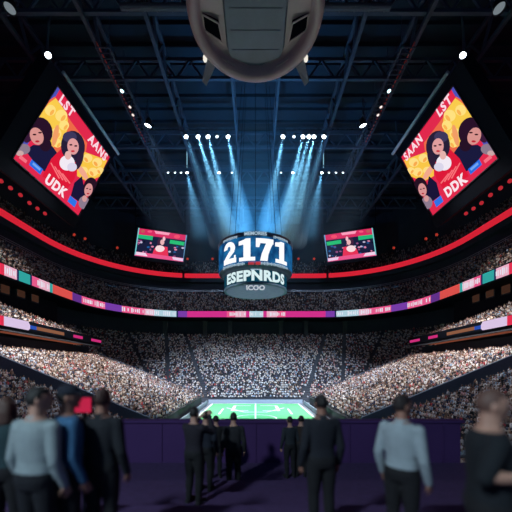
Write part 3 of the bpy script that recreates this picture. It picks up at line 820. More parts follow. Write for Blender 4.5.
# ---------------------------------------------------------------- lamps
ORD = ['first', 'second', 'third', 'fourth', 'fifth', 'sixth', 'seventh', 'eighth', 'ninth', 'tenth', 'eleventh', 'twelfth', 'thirteenth', 'fourteenth']
def spot(name, loc, target, power, angle, col, blend=0.3, radius=0.2, parent=None):
    l = bpy.data.lights.new(name, 'SPOT'); l.energy = power; l.spot_size = math.radians(angle); l.spot_blend = blend; l.color = col; l.shadow_soft_size = radius
    o = bpy.data.objects.new(name, l); C.objects.link(o); o.location = loc
    d = Vector(target)-Vector(loc); o.rotation_euler = d.to_track_quat('-Z', 'Y').to_euler()
    return o
lampmesh = {}
def lamp(loc, target, label, cat='lamp', size=0.5, col=(0.75, 0.9, 1.0), st=6.0, group=None):
    d = (Vector(target)-Vector(loc)).to_track_quat('-Z', 'Y').to_euler()
    o = empty('stage_light', loc, label, cat, group, rot=d)
    key = (round(size, 2), col, st)
    if key not in lampmesh:
        s = size
        mb = MB(); mb.lathe([(0, 1.6*s), (0.5*s, 1.55*s), (0.72*s, 1.2*s), (0.8*s, 0.3*s), (1.0*s, -0.1*s), (1.0*s, -0.35*s), (0.92*s, -0.35*s), (0.85*s, 0.0)], n=20); h = mb.build('housing', M_lampbody, smooth=True)
        mb = MB(); mb.lathe([(0, -0.18*s), (0.5*s, -0.13*s), (0.9*s, 0.0)], n=20); e = mb.build('lens', emi('lens %.2f %.2f %.1f' % (size, col[0], st), col, st), smooth=True)
        mb = MB(); mb.bar((-1.1*s, 0, 0.5*s), (-1.1*s, 0, 2.1*s), 0.18*s); mb.bar((1.1*s, 0, 0.5*s), (1.1*s, 0, 2.1*s), 0.18*s); mb.bar((-1.1*s, 0, 2.1*s), (1.1*s, 0, 2.1*s), 0.18*s); y = mb.build('yoke', M_steel)
        lampmesh[key] = (h, e, y)
        for q in (h, e, y): q.parent = o
    else:
        for q in lampmesh[key]:
            c = q.copy(); C.objects.link(c); c.parent = o
    return o
BLUE = (0.26, 0.68, 1.0)
def haze_mat(name, dens, soft):
    m = bpy.data.materials.new(name); m.use_nodes = True; nt = m.node_tree; nt.nodes.clear()
    oo = nt.nodes.new('ShaderNodeOutputMaterial'); v = nt.nodes.new('ShaderNodeVolumeScatter'); v.inputs['Color'].default_value = (0.6, 0.82, 1.0, 1); v.inputs['Density'].default_value = dens
    nt.links.new(v.outputs[0], oo.inputs['Volume'])
    m.cycles.volume_sampling = 'EQUIANGULAR'
    if soft:
        tc = nt.nodes.new('ShaderNodeTexCoord'); ln_ = nt.nodes.new('ShaderNodeVectorMath'); ln_.operation = 'LENGTH'
        mp = nt.nodes.new('ShaderNodeMapRange'); mp.inputs['From Min'].default_value = 0.15; mp.inputs['From Max'].default_value = 1.0; mp.inputs['To Min'].default_value = dens; mp.inputs['To Max'].default_value = 0.0
        nt.links.new(tc.outputs['Object'], ln_.inputs[0]); nt.links.new(ln_.outputs['Value'], mp.inputs['Value']); nt.links.new(mp.outputs[0], v.inputs['Density'])
    return m
HZB = haze_mat('lit haze', 0.05, False)
HZF = haze_mat('thin lit haze', 0.016, False)
def beam_haze(a, b, half, label, r0=0.5):
    a = Vector(a); b = Vector(b); L = (b-a).length
    mb = MB(); mb.tube([(0, 0, 0), (0, 0, L)], [r0, r0+L*math.tan(math.radians(half))*1.12], 20, up=(0, 1, 0))
    o = mb.build('light_beam', HZB if half < 5 else HZF); o.location = a; o.rotation_euler = (b-a).to_track_quat('Z', 'Y').to_euler()
    return tag(o, label, 'beam')

# front lighting truss
for nm, xa, xb, Y, zr, lab in (('a', 150, 361, 75.6, 59.0, 'front'), ('b', 160, 351, 89.2, 58.8, 'rear')):
    mb = MB(); A = px(xa, 130, Y); B = px(xb, 130, Y)
    for s in ((-1, 1)):
        pa = Vector((A.x if s < 0 else 5, Y, H+zr)); pb = Vector((-5 if s < 0 else B.x, Y, H+zr))
        for dy in (-0.4, 0.4):
            truss(mb, pa+Vector((0, dy, 0)), pb+Vector((0, dy, 0)), 0.9, 0.14, 18)
    tag(mb.build('lighting_truss', M_steel), f'{lab} lighting truss hung under the roof carrying stage lights', 'truss')
BEAM_P = 1.0
fr_l = [(186, 219, 0.2), (198, 229, 1.0), (208, 233, 1.0), (217, 240, 0.0), (228, 246, 0.9), (283, 265, 0.9), (294, 270, 0.0), (303, 279, 1.0), (309, 283, 0.9), (314, 292, 1.0), (324, 297, 0.2)]
for k, (x, tx, pw) in enumerate(fr_l):
    loc = px(x, 136.5, 75.6); tgt = px(tx, 236, 66)
    small = pw == 0
    lamp(loc, tgt, f'{"small" if small else "bright"} stage light on the front truss, {ORD[k]} from the left of eleven', size=0.45 if small else 0.62, st=8.0 if not small else 3.0, group='stage lights on the front truss')
    if pw: spot('beam', loc+(tgt-loc).normalized()*0.5, tgt, 330000*pw*BEAM_P, 6.5, BLUE, 0.6, 0.3)
    if pw: beam_haze(loc+(tgt-loc).normalized()*0.9, loc+(tgt-loc)*((loc.z-H-27.2)/(loc.z-tgt.z)), 3.25, f'blue light beam through the haze from the {ORD[k]} front truss light')
rr_l = [(168, 0), (175, 0), (181, 0), (187, 0.4), (219, 0.25), (232, 0), (281, 0), (293, 0.25), (322, 0.4), (329, 0), (336, 0), (343, 0)]
for k, (x, pw) in enumerate(rr_l):
    loc = px(x, 172.5, 89.2); tgt = px(x+(HX-x)*0.22, 240, 86)
    lamp(loc, tgt, f'small stage light on the rear truss, {ORD[k]} from the left of twelve', size=0.55 if pw else 0.38, st=7.0 if pw else 3.5, group='stage lights on the rear truss')
    if pw: spot('beam', loc+(tgt-loc).normalized()*0.5, tgt, 260000*pw*BEAM_P, 20, BLUE, 1.0, 0.3)
    if pw: beam_haze(loc+(tgt-loc).normalized()*0.7, loc+(tgt-loc)*0.95, 10, f'faint wide blue beam through the haze from the {ORD[k]} rear truss light')
for k, x in enumerate((187, 323.5)):
    p = px(x, 172, 89.0); o = empty('light_tube', p, f'upright glowing light tube above the rear truss, {("left","right")[k]}', 'lamp')
    mb = MB(); mb.tube([(0, 0, 1.0), (0, 0, 8.0)], [0.13, 0.13], 8); mb.build('tube', emi('tube cyan', (0.3, 0.65, 0.85), 0.8), o)
    mb = MB(); mb.tube([(0, 0, 0.6), (0, 0, 1.05)], [0.25, 0.25], 8); mb.tube([(0, 0, 7.95), (0, 0, 8.4)], [0.25, 0.25], 8); mb.build('cap', M_lampbody, o)
# lone roof lamps
RLMP = [(48, 55, 0.62, 'roof floodlight above the left video screen', 56), (148, 125, 0.9, 'bright roof floodlight between left screen and front truss', 56), (363, 125, 0.9, 'bright roof floodlight between right screen and front truss', 56), (463, 55, 0.62, 'roof floodlight above the right video screen', 56),
        (10, 8, 0.9, 'dim roof floodlight at the top left corner', 56), (499, 8, 0.9, 'dim roof floodlight at the top right corner', 56)]
FLOODS = {}
for x, y, sz, lab, zr in RLMP:
    loc = pxz(x, y, zr); s = -1 if x < 255 else 1
    tgt = Vector((s*36, 72, 9)) if 100 < x < 400 else Vector((s*-2, 40, 0))
    if y < 20: tgt = Vector((0, 60, 0))
    lamp(loc, loc+(tgt-loc).normalized()*10 if y > 20 else loc+Vector((0, -3, -10)), lab, size=sz, st=(9.0 if y > 20 else 0.22))
    FLOODS[(x, y)] = loc
    mb = MB(); mb.bar(loc+Vector((0, 0, sz*1.5)), Vector((loc.x, loc.y, H+62)), 0.2)
    tag(mb.build('drop_rod', M_steel), 'steel drop rod holding the '+lab, 'rod')
for s, nm in ((-1, 'left'), (1, 'right')):
    for k, (x, y, col) in enumerate(((122, 91, (0.6, 0.95, 1.0)), (130, 107, (0.85, 0.7, 0.65)), (133, 115, (0.85, 0.72, 0.68)))):
        xx = x if s < 0 else 2*HX-x; loc = pxz(xx, y, 56.2)
        lamp(loc, loc+Vector((0, -4, -10)), f'small lamp under the {nm} catwalk, {("nearest","middle","farthest")[k]} of three', size=0.42 if k == 0 else 0.34, col=col, st=2.5 if k == 0 else 1.2)

# lights in those fixtures, plus added fills on the scoreboard and behind the camera
WARM = (1.0, 0.92, 0.88); COOL = (0.62, 0.78, 1.0)
for s in (-1, 1):
    loc = FLOODS[(48, 55) if s < 0 else (463, 55)]
    spot('flood', loc+Vector((0, 0.6, -1.2)), (s*35, 75, 8), 280000, 54, WARM, 0.6, 0.8)      # bright side blocks
    loc = FLOODS[(148, 125) if s < 0 else (363, 125)]
    spot('flood', loc+Vector((0, 0, -1.2)), (s*61, 66, H+25), 40000, 44, (1.0, 0.85, 0.75), 0.9, 0.6)
    spot('added_blue_fill', Vector((s*3, 69, H+27.2)), (s*2, 86, H+66), 40000, 125, (0.08, 0.42, 0.86), 1.0, 0.5)   # blue wash added unseen on the scoreboard to fill the haze
    spot('flood', loc+Vector((0, 0.6, -1.2)), (s*24, 130, H+28), 22000, 60, COOL, 0.9, 0.6)
    spot('added_pod_fill', Vector((s*4.5, 62, H+26.9)), (s*2, 42, H+46), 1700, 50, (1.0, 0.84, 0.80), 0.8, 0.3)  # added warm fill without a fixture, brightens the pod from below
    loc = FLOODS[(48, 55) if s < 0 else (463, 55)]
    spot('flood', loc+Vector((0, 0, -1.4)), (s*38, 38, 6), 110000, 66, (0.75, 0.86, 1.0), 0.7, 0.8)   # near blocks
    spot('flood', loc+Vector((-s*0.5, 0, -1.4)), (0, 76, 0), 170000, 36, (0.85, 0.95, 1.0), 0.6, 0.8)    # field
    loc = FLOODS[(10, 8) if s < 0 else (499, 8)]
    spot('flood', loc+Vector((0, 3, -2)), (s*14, 106, -1), 420000, 46, COOL, 1.0, 1.0)   # far end stand
spot('added_fill_spot', (-7, -5, H+7), (-0.8, 4, H-1), 4300, 75, (0.70, 0.90, 1.0), 0.8, 0.6)  # unseen spot added behind the camera to brighten the foreground people
# hazy blue air under the lighting truss
mb = MB(); mb.ball((0, 0, 0), (1, 1, 1), 40, 24)
hz = haze_mat('stage haze', 0.007, True)
HAZE = (mb, hz)

# ---------------------------------------------------------------- foreground platform
mb = MB()
steps = [(-3.0, 3.25, -1.92), (3.25, 4.5, -2.07), (4.5, 6.0, -2.5), (6.0, 7.2, -2.72), (7.2, 9.6, -3.06)]
for y0, y1, z in steps: mb.box((0, (y0+y1)/2, (H+z)/2), (15.4, y1-y0, H+z))
struct(mb, 'floor_platform', mat('platform carpet', (0.06, 0.03, 0.11), 0.95, noise=0.3, nscale=8), 'floor', 'dark stepped spectator platform in the foreground')
mb = MB()
mb.box((0, 9.7, H-1.75-0.9), (13.1, 0.22, 1.9)); mb.box((0, 9.7, H-1.74), (13.3, 0.34, 0.08))
for k in range(9): mb.box((-6.0+1.5*k, 9.57, H-2.5), (0.04, 0.03, 1.4))
struct(mb, 'trim_5', M_plum, 'parapet', 'dark plum parapet wall at the front of the spectator platform')

# ---------------------------------------------------------------- people
SKIN = {'light': mat('skin light', (0.50, 0.27, 0.20), 0.55, noise=0.08, nscale=20), 'tan': mat('skin tan', (0.36, 0.17, 0.12), 0.55, noise=0.08, nscale=20)}
def cloth(name, col): return mat('cloth '+name, col, 0.9, noise=0.18, nscale=14, bump=0.15)
def hairm(name, col): return mat('hair '+name, col, 0.6, noise=0.35, nscale=40, bump=0.3)
def bake(mb, name, m, parent, voxel, smooth=5):
    o = mb.build(name, m, None, smooth=True)
    r = o.modifiers.new('r', 'REMESH'); r.mode = 'VOXEL'; r.voxel_size = voxel; r.use_smooth_shade = True
    if smooth: q = o.modifiers.new('s', 'SMOOTH'); q.iterations = smooth; q.factor = 0.5
    dg = bpy.context.evaluated_depsgraph_get(); me = bpy.data.meshes.new_from_object(o.evaluated_get(dg)); me.name = name
    old = o.data; o.modifiers.clear(); o.data = me; bpy.data.meshes.remove(old)
    if not me.materials: me.materials.append(m)
    if parent: o.parent = parent
    return o
def lerpl(a, b, n): return [Vector(a).lerp(Vector(b), i/n) for i in range(n+1)]
def torso(mb, g=0.0, lo=0.84, hi=1.60, wide=1.0, lean=0.0):
    prof = [(0.84, .150, .105, 0), (0.92, .168, .118, -.006), (1.0, .160, .112, 0), (1.09, .150, .106, .004), (1.2, .164, .116, .004), (1.31, .184, .120, 0), (1.385, .186, .110, -.006), (1.43, .150, .094, -.010), (1.465, .092, .078, -.008), (1.50, .062, .064, 0), (1.56, .056, .060, .006), (1.60, .054, .058, .010)]
    pr = [p for p in prof if lo <= p[0] <= hi]; n = 20; base = len(mb.v)
    for z, rx, ry, yo in pr:
        for k in range(n):
            a = 2*PI*k/n; ca, sa = math.cos(a), math.sin(a)
            sx = math.copysign(abs(ca)**0.85, ca); sy = math.copysign(abs(sa)**0.85, sa)
            mb.v.append(((rx*wide+g)*sx, (ry*wide+g)*sy+yo+lean*(z-0.9), z))
    for j in range(len(pr)-1):
        for k in range(n):
            a = base+j*n+k; b = base+j*n+(k+1) % n; mb.f.append((a, b, b+n, a+n)); mb.mi.append(0)
    mb.f.append(tuple(base+k for k in range(n-1, -1, -1))); mb.mi.append(0)
    mb.f.append(tuple(base+(len(pr)-1)*n+k for k in range(n))); mb.mi.append(0)
def limb(mb, pts, rad, g=0.0):
    mb.tube(pts, [r+g for r in rad], 12)
    for p, r in zip(pts, rad): mb.ball(p, (r+g,)*3, 10, 8)
def hand(mb, wrist, d, palmn, side, curl=0.5):
    """palm and five bent fingers; d: direction of the forearm, palmn: palm facing"""
    d = Vector(d).normalized(); pn = Vector(palmn); pn = (pn-d*pn.dot(d)).normalized(); sd = d.cross(pn).normalized()*side
    w = Vector(wrist)
    M = Matrix((sd, pn, d)).transposed()
    mb.ball(w+d*0.05, (0.041, 0.017, 0.055), 12, 8, M=M)
    mb.tube([w-d*0.02, w+d*0.03], [0.026, 0.030], 10, flat=0.8)
    for k, (off_, L) in enumerate(((-0.031, 0.072), (-0.010, 0.082), (0.011, 0.077), (0.032, 0.060))):
        p = w+d*0.088+sd*off_; pts = [p-d*0.02, p]; dr = (d+sd*off_*3).normalized()
        a = 0
        for q in (0.45, 0.32, 0.23):
            a += curl*0.6; v = (dr*math.cos(a)+pn*math.sin(a)); pts.append(pts[-1]+v*L*q)
        mb.tube(pts, [0.0095, 0.0095, 0.009, 0.0085, 0.007], 8)
        mb.ball(pts[-1], (0.007,)*3, 6, 5)
    p = w+d*0.022-sd*0.030; t = (d*0.75-sd*0.75+pn*0.25).normalized(); t2 = (d*0.95-sd*0.25+pn*0.35).normalized()
    mb.tube([p, p+t*0.035, p+t*0.035+t2*0.03, p+t*0.035+t2*0.052], [0.013, 0.012, 0.010, 0.008], 8)
def head_shape(p):
    p = p.copy()
    if p.z < 0:
        k = -p.z/0.118; p.x *= 1-0.32*k*k; p.y = p.y*(1-0.18*k) + 0.018*k
    if p.y < 0 and p.z > -0.05: p.y *= 1.04
    return p
def person(label, loc, yaw, skin='light', hair=('black', (0.012, 0.010, 0.010)), style='short', top=('white', (0.5, 0.5, 0.5)), bottom=('black', (0.01, 0.01, 0.013)),
           sleeve='long', head_yaw=0.0, head_pitch=0.0, arms=None, height=1.75, vox=0.012, cap=None, group=None, wide=1.0, collar=None, fem=False):
    k = height/1.765
    arms = arms or {}
    B = MB()
    torso(B, 0, wide=wide*(0.92 if fem else 1))
    # head
    HC = Vector((0, 0.018, 1.645)); R = Matrix.Rotation(head_yaw, 3, 'Z') @ Matrix.Rotation(head_pitch, 3, 'X')
    B.ball(HC, (0.077, 0.098, 0.118), 24, 16, M=R, shape=head_shape)
    h = lambda x, y, z: HC+R @ Vector((x, y, z))
    B.tube([h(0, 0.088, 0.012), h(0, 0.103, -0.018), h(0, 0.108, -0.036), h(0, 0.088, -0.044)], [0.009, 0.012, 0.016, 0.010], 8)
    B.ball(h(0, 0.083, -0.095), (0.024, 0.020, 0.016), 10, 6)
    B.ball(h(0, 0.088, 0.034), (0.050, 0.014, 0.010), 10, 6, M=R)
    for s in (-1, 1):
        B.ball(h(s*0.080, -0.008, -0.012), (0.010, 0.020, 0.032), 10, 8, M=R)
    # limbs
    LG = {}
    for s in (-1, 1):
        hip = Vector((s*0.092, 0, 0.88)); kn = Vector((s*0.10, 0.015, 0.49)); an = Vector((s*0.105, -0.02, 0.085))
        lp = lerpl(hip, kn, 3)+lerpl(kn, an, 4)[1:]; lr = [0.090, 0.082, 0.070, 0.056, 0.057, 0.052, 0.042, 0.036]
        LG[s] = (lp, lr); limb(B, lp, lr)
        foot = [(s*0.105, -0.06, 0.045), (s*0.11, 0.02, 0.055), (s*0.118, 0.10, 0.038), (s*0.125, 0.18, 0.026)]
        B.tube(foot, [0.036, 0.042, 0.040, 0.026], 10); 
        sh = Vector((s*0.178*wide, -0.008, 1.395)); el, wr, pn = arms.get(s, (Vector((s*0.245, -0.04, 1.10)), Vector((s*0.255, 0.06, 0.86)), (-s, 0.2, 0)))
        el = Vector(el); wr = Vector(wr)
        ap = lerpl(sh, el, 3)+lerpl(el, wr, 3)[1:]; ar = [0.058, 0.052, 0.046, 0.041, 0.040, 0.034, 0.027]
        LG[(s, 'a')] = (ap, ar); limb(B, ap, ar)
        hand(B, wr, wr-el, pn, s, 0.55)
    body = bake(B, 'person', SKIN[skin], None, vox, 4)
    body.location = loc; body.rotation_euler = (0, 0, yaw); body.scale = (k, k, k)
    tag(body, label, 'person', group)
    # clothes
    T = MB(); torso(T, 0.014, 0.84, 1.47, wide*(0.92 if fem else 1))
    for s in (-1, 1):
        ap, ar = LG[(s, 'a')]; nn = {'long': 7, 'half': 4, 'short': 3}[sleeve]
        limb(T, ap[:nn], ar[:nn], 0.013)
    top_o = bake(T, 'shirt', cloth(*top), body, vox, 5)
    if collar:
        Q = MB(); Q.tube([(0, -0.008, 1.435), (0, 0.0, 1.50)], [0.092, 0.072], 16); bake(Q, 'collar', cloth(*collar), top_o, vox*0.8, 2)
    T = MB(); torso(T, 0.017, 0.84, 1.0, wide*(0.92 if fem else 1))
    for s in (-1, 1): limb(T, LG[s][0], LG[s][1], 0.016)
    bake(T, 'trousers', cloth(*bottom), body, vox*1.2, 5)
    for s in (-1, 1):
        T = MB(); foot = [(s*0.105, -0.075, 0.045), (s*0.11, 0.02, 0.055), (s*0.118, 0.11, 0.040), (s*0.125, 0.20, 0.030)]
        T.tube(foot, [0.040, 0.048, 0.046, 0.032], 12); T.box((s*0.115, 0.065, 0.012), (0.085, 0.29, 0.022))
        bake(T, 'shoe', cloth('shoe black', (0.012, 0.012, 0.014)), body, vox*0.9, 3)
    # hair: a cap over the crown and back that tucks into the head in front
    A = MB()
    def hs(p):
        q = head_shape(p)
        lim = {'short': -0.035, 'long': -0.5, 'crop': -0.02, 'bald': 0.0}[style]
        y, z = p.y/0.098, p.z/0.118
        front = y > 0.35 and z < 0.42
        low = z < -0.45 and y > -0.9 if style != 'long' else (y > 0.1 and z < 0.35)
        side = abs(p.x) > 0.055 and y > -0.15 and z < 0.12
        g = 1.09 if style != 'crop' else 1.035
        if front or low or side: g = 0.84
        return q*g
    if style != 'none':
        A.ball(HC, (0.077, 0.098, 0.118), 32, 24, M=R, shape=hs)
        if style == 'short':
            for i in range(26):
                a = rng.uniform(-0.9, 0.9); b = rng.uniform(0.2, 1.2); q = Vector((0.078*math.sin(a)*math.sin(b), -0.02+0.075*math.cos(a)*math.sin(b)*rng.choice([-1, 1]), 0.112*math.cos(b)))
                A.ball(HC+R @ (q*1.06), (0.016, 0.020, 0.012), 6, 5, M=R)
        if style == 'long':
            A.tube([h(0, -0.05, 0.06), h(0, -0.075, -0.05), h(0, -0.075, -0.16), h(0, -0.06, -0.24)], [0.085, 0.092, 0.095, 0.05], 14, flat=0.55)
            for s in (-1, 1): A.tube([h(s*0.06, -0.02, 0.05), h(s*0.085, 0.0, -0.06), h(s*0.085, -0.01, -0.17)], [0.035, 0.032, 0.018], 8)
        bake(A, 'hair', hairm(*hair), body, 0.008 if vox < 0.014 else 0.012, 3)
    for s in (-1, 1):
        E_ = MB(); E_.ball(h(s*0.031, 0.080, 0.010), (0.0125, 0.010, 0.009), 8, 6, M=R); eye = E_.build('eye', mat('eye white', (0.6, 0.6, 0.6), 0.3), body, smooth=True)
        E_ = MB(); E_.ball(h(s*0.031, 0.0875, 0.010), (0.006, 0.004, 0.006), 8, 6, M=R); E_.build('iris', mat('iris dark', (0.02, 0.012, 0.01), 0.3), eye, smooth=True)
        E_ = MB(); E_.tube([h(s*0.016, 0.092, 0.030), h(s*0.032, 0.092, 0.036), h(s*0.048, 0.084, 0.031)], [0.004, 0.005, 0.003], 6); E_.build('eyebrow', hairm(*hair), body, smooth=True)
    E_ = MB(); E_.ball(h(0, 0.089, -0.066), (0.022, 0.008, 0.007), 10, 6, M=R); E_.build('lips', mat('lips', (0.35, 0.12, 0.10), 0.5, noise=0.05), body, smooth=True)
    if cap:
        Q = MB()
        Q.ball(HC+R @ Vector((0, -0.004, 0.03)), (0.088, 0.110, 0.100), 24, 14, M=R, shape=lambda p: p if p.z > 0.0 else Vector((p.x*0.97, p.y*0.97, p.z*0.12)))
        Q.tube([h(0, 0.07, 0.036), h(0, 0.12, 0.036), h(0, 0.165, 0.030)], [0.074, 0.070, 0.045], 14, flat=0.12)
        bake(Q, 'cap', cloth(*cap), body, 0.008, 2)
    return body
def at(x, ytop, Y, height):      # feet position of a person whose crown shows at (x, ytop)
    p = px(x, ytop, Y); return Vector((p.x, Y, p.z-height))
def floor_z(Y):
    for y0, y1, z in steps:
        if y0 <= Y < y1: return H+z
def put(x, ytop, Y):             # stand the figure on the platform: its height follows from the photo
    p = px(x, ytop, Y); fz_ = floor_z(Y); return dict(loc=Vector((p.x, Y, fz_)), height=p.z-fz_)

A_fwd = lambda s, up=0.0: (Vector((s*0.25, 0.06, 1.12+up)), Vector((s*0.14, 0.30, 1.14+up)), (-s, 0, -0.3))
person('person in pale grey shirt seen from behind, head turned right, large at far left', yaw=-0.25, head_yaw=-0.75, top=('pale grey', (0.30, 0.36, 0.38)), bottom=('near black', (0.008, 0.009, 0.014)), wide=1.08, collar=('pale grey', (0.30, 0.36, 0.38)), **put(37, 387, 2.75), vox=0.010)
person('person in blue shirt and dark cap, beside the pale grey shirt at left', yaw=-0.7, head_yaw=-0.5, top=('mid blue', (0.04, 0.13, 0.26)), cap=('navy cap', (0.012, 0.016, 0.03)), skin='tan', **put(67, 385, 2.95), vox=0.011)
person('person in black jacket with short brown hair, right of the blue shirt', yaw=-0.1, head_yaw=0.25, hair=('brown', (0.05, 0.022, 0.018)), top=('black jacket', (0.012, 0.014, 0.02)), skin='tan', collar=('black jacket', (0.012, 0.014, 0.02)), **put(101.5, 388.5, 3.1), vox=0.011)
person('person with long brown hair at the very left edge', yaw=0.1, style='long', fem=True, hair=('chestnut', (0.09, 0.045, 0.035)), top=('dark teal', (0.02, 0.05, 0.06)), **put(6, 397, 3.35), vox=0.011)
person('person in dark suit with black hair, in front of the field right of centre', yaw=0.15, head_yaw=0.1, top=('dark suit', (0.012, 0.014, 0.022)), skin='tan', collar=('suit collar', (0.02, 0.022, 0.03)), **put(321.5, 394, 3.75), vox=0.012)
person('person in white shirt with dark hair, head turned right, right of centre', yaw=-0.9, head_yaw=-0.45, top=('white', (0.34, 0.40, 0.44)), hair=('black brown', (0.02, 0.012, 0.012)), skin='tan', collar=('white', (0.34, 0.40, 0.44)), **put(401.5, 395, 3.05), vox=0.011)
person('bald person in black polo holding forearms forward, large at far right', yaw=-1.95, head_yaw=0.05, style='crop', hair=('shaved', (0.14, 0.07, 0.055)), top=('black polo', (0.008, 0.011, 0.016)), sleeve='half', skin='light', wide=1.1,
       arms={-1: (Vector((-0.27, 0.0, 1.10)), Vector((-0.12, 0.26, 1.16)), (1, 0, -0.3)), 1: (Vector((0.27, -0.10, 1.20)), Vector((0.22, 0.18, 1.22)), (-1, 0, -0.3))}, **put(489, 388, 2.15), vox=0.010)
cam_arms = {-1: (Vector((-0.26, 0.18, 1.26)), Vector((-0.10, 0.32, 1.50)), (0.4, 1, 0)), 1: (Vector((0.26, 0.20, 1.28)), Vector((0.12, 0.34, 1.56)), (-0.4, 1, 0))}
person('small dark silhouette of a person with raised hands, left corner of the field', yaw=-0.4, top=('dark plum', (0.016, 0.013, 0.022)), arms=cam_arms, skin='light', **put(194, 407, 5.5), vox=0.014)
person('small person in black, second silhouette right of the raised hands', yaw=0.2, top=('black', (0.01, 0.01, 0.014)), **put(216, 415.5, 8.3), vox=0.016)
person('person with dark hair close beside the one with raised hands', yaw=-0.2, top=('dark navy', (0.012, 0.016, 0.03)), **put(205.5, 411, 6.6), vox=0.015)
person('small person with black hair below the middle of the field', yaw=0.1, top=('charcoal', (0.02, 0.02, 0.025)), **put(233.5, 412.5, 7.5), vox=0.015)
person('tiny head of a person below the field, left of a pair', yaw=0.3, top=('slate', (0.02, 0.026, 0.035)), fem=True, **put(290, 416.5, 8.3), vox=0.016)
person('tiny head of a person below the field, right of a pair', yaw=-0.2, top=('dark brown', (0.03, 0.018, 0.014)), **put(301, 415.5, 8.4), vox=0.016)
# small red placard between the left people
o = empty('red_sign', px(83, 411, 3.9), 'small glowing red sign between the blue shirt and black jacket', 'sign')
o.location.z = floor_z(3.9)
ph = px(83, 405, 3.9).z-floor_z(3.9)
mb = MB(); mb.box((0, 0, ph), (0.20, 0.03, 0.19)); mb.build('panel', emi('red panel', (0.55, 0.02, 0.07), 0.9), o)
mb = MB(); mb.tube([(0, 0.03, 0.0), (0, 0.03, ph)], [0.018, 0.018], 8); mb.tube([(0, 0.03, 0.0), (0, 0.03, 0.03)], [0.16, 0.15], 16); mb.box((0, 0.02, ph), (0.22, 0.02, 0.21)); mb.build('stand', M_black, o)

# ---------------------------------------------------------------- spectators
bpy.context.view_layer.update()
dg = bpy.context.evaluated_depsgraph_get()
PAL = [('white', (0.72, 0.70, 0.69), 30), ('cream', (0.66, 0.55, 0.46), 20), ('pale grey', (0.46, 0.47, 0.50), 12), ('black', (0.015, 0.016, 0.02), 20), ('navy', (0.03, 0.045, 0.10), 14),
       ('brown', (0.20, 0.11, 0.07), 6), ('red', (0.45, 0.05, 0.06), 3), ('pale blue', (0.32, 0.44, 0.58), 8), ('pink', (0.62, 0.36, 0.36), 6)]
wts = np.array([p[2] for p in PAL], float); wts /= wts.sum()
HAIRS = [(0.012, 0.01, 0.01), (0.03, 0.018, 0.012), (0.08, 0.045, 0.025), (0.25, 0.17, 0.09)]
SKT = [(0.52, 0.32, 0.24), (0.45, 0.25, 0.18), (0.30, 0.15, 0.10), (0.60, 0.40, 0.32)]
cid = rng.choice(len(PAL), size=len(SEATS), p=wts)
cand = []
org = Vector((0, 0, H))
for i, (x, y, z, yaw, tg) in enumerate(SEATS):
    if not isinstance(tg, tuple): continue
    p = Vector((x, y, z+1.05)); X, Y_ = proj(p)
    if X < 2 or X > 510 or Y_ > 470 or y > 62: continue
    d = p-org; D = d.length
    hit, hp, _, _, _, ob, _ = *S.ray_cast(dg, org, d.normalized(), distance=D-0.6)[:5], None, None
    if hit: continue
    cand.append((y, i))
cand.sort(); IND = [i for _, i in cand[:300]]; IS = set(IND)
# nicer seated figure for the 300 nearest
def seated(name, top, skin, hair):
    mb = MB()
    mb.tube([(0, 0, 0.40), (0, 0, 0.52), (0, 0.0, 0.70), (0, 0, 0.86), (0, 0, 0.95), (0, 0, 1.0)], [0.17, 0.17, 0.18, 0.20, 0.15, 0.07], 10, 0, flat=0.62, up=(0, 1, 0))
    for s in (-1, 1):
        mb.tube([(s*0.20, 0, 0.90), (s*0.25, 0.04, 0.68), (s*0.14, 0.25, 0.58)], [0.06, 0.05, 0.04], 6, 0)
        mb.ball((s*0.12, 0.28, 0.57), (0.04, 0.05, 0.04), 6, 4, 1)
        mb.tube([(s*0.09, 0.0, 0.46), (s*0.11, 0.40, 0.48), (s*0.11, 0.42, 0.40), (s*0.11, 0.40, 0.05)], [0.09, 0.075, 0.07, 0.05], 6, 3)
        mb.ball((s*0.11, 0.46, 0.04), (0.05, 0.12, 0.04), 6, 4, 3)
    mb.tube([(0, 0, 0.97), (0, 0.01, 1.06)], [0.055, 0.05], 8, 1)
    mb.ball((0, 0.01, 1.14), (0.078, 0.092, 0.115), 12, 8, 1)
    mb.ball((0, -0.012, 1.165), (0.084, 0.096, 0.105), 12, 8, 2, shape=lambda p: p if p.y < 0.03 or p.z > 0.06 else p*0.8)
    mb.ball((0, 0.10, 1.13), (0.014, 0.016, 0.02), 6, 4, 1)
    o = mb.build(name, [mat('spectator '+top[0], top[1], 0.9, noise=0.15, nscale=9), mat('spectator skin %.2f' % skin[0], skin, 0.6), mat('spectator hair %.2f' % hair[0], hair, 0.7), mat('spectator trousers', (0.02, 0.022, 0.03), 0.9)], smooth=True)
    return o
protos = {}
CARD = ORD+['fifteenth', 'sixteenth', 'seventeenth', 'eighteenth', 'nineteenth', 'twentieth', 'twenty-first', 'twenty-second', 'twenty-third', 'twenty-fourth', 'twenty-fifth', 'twenty-sixth', 'twenty-seventh', 'twenty-eighth', 'twenty-ninth', 'thirtieth', 'thirty-first', 'thirty-second', 'thirty-third', 'thirty-fourth', 'thirty-fifth', 'thirty-sixth', 'thirty-seventh', 'thirty-eighth', 'thirty-ninth', 'fortieth']+['farthest']*80
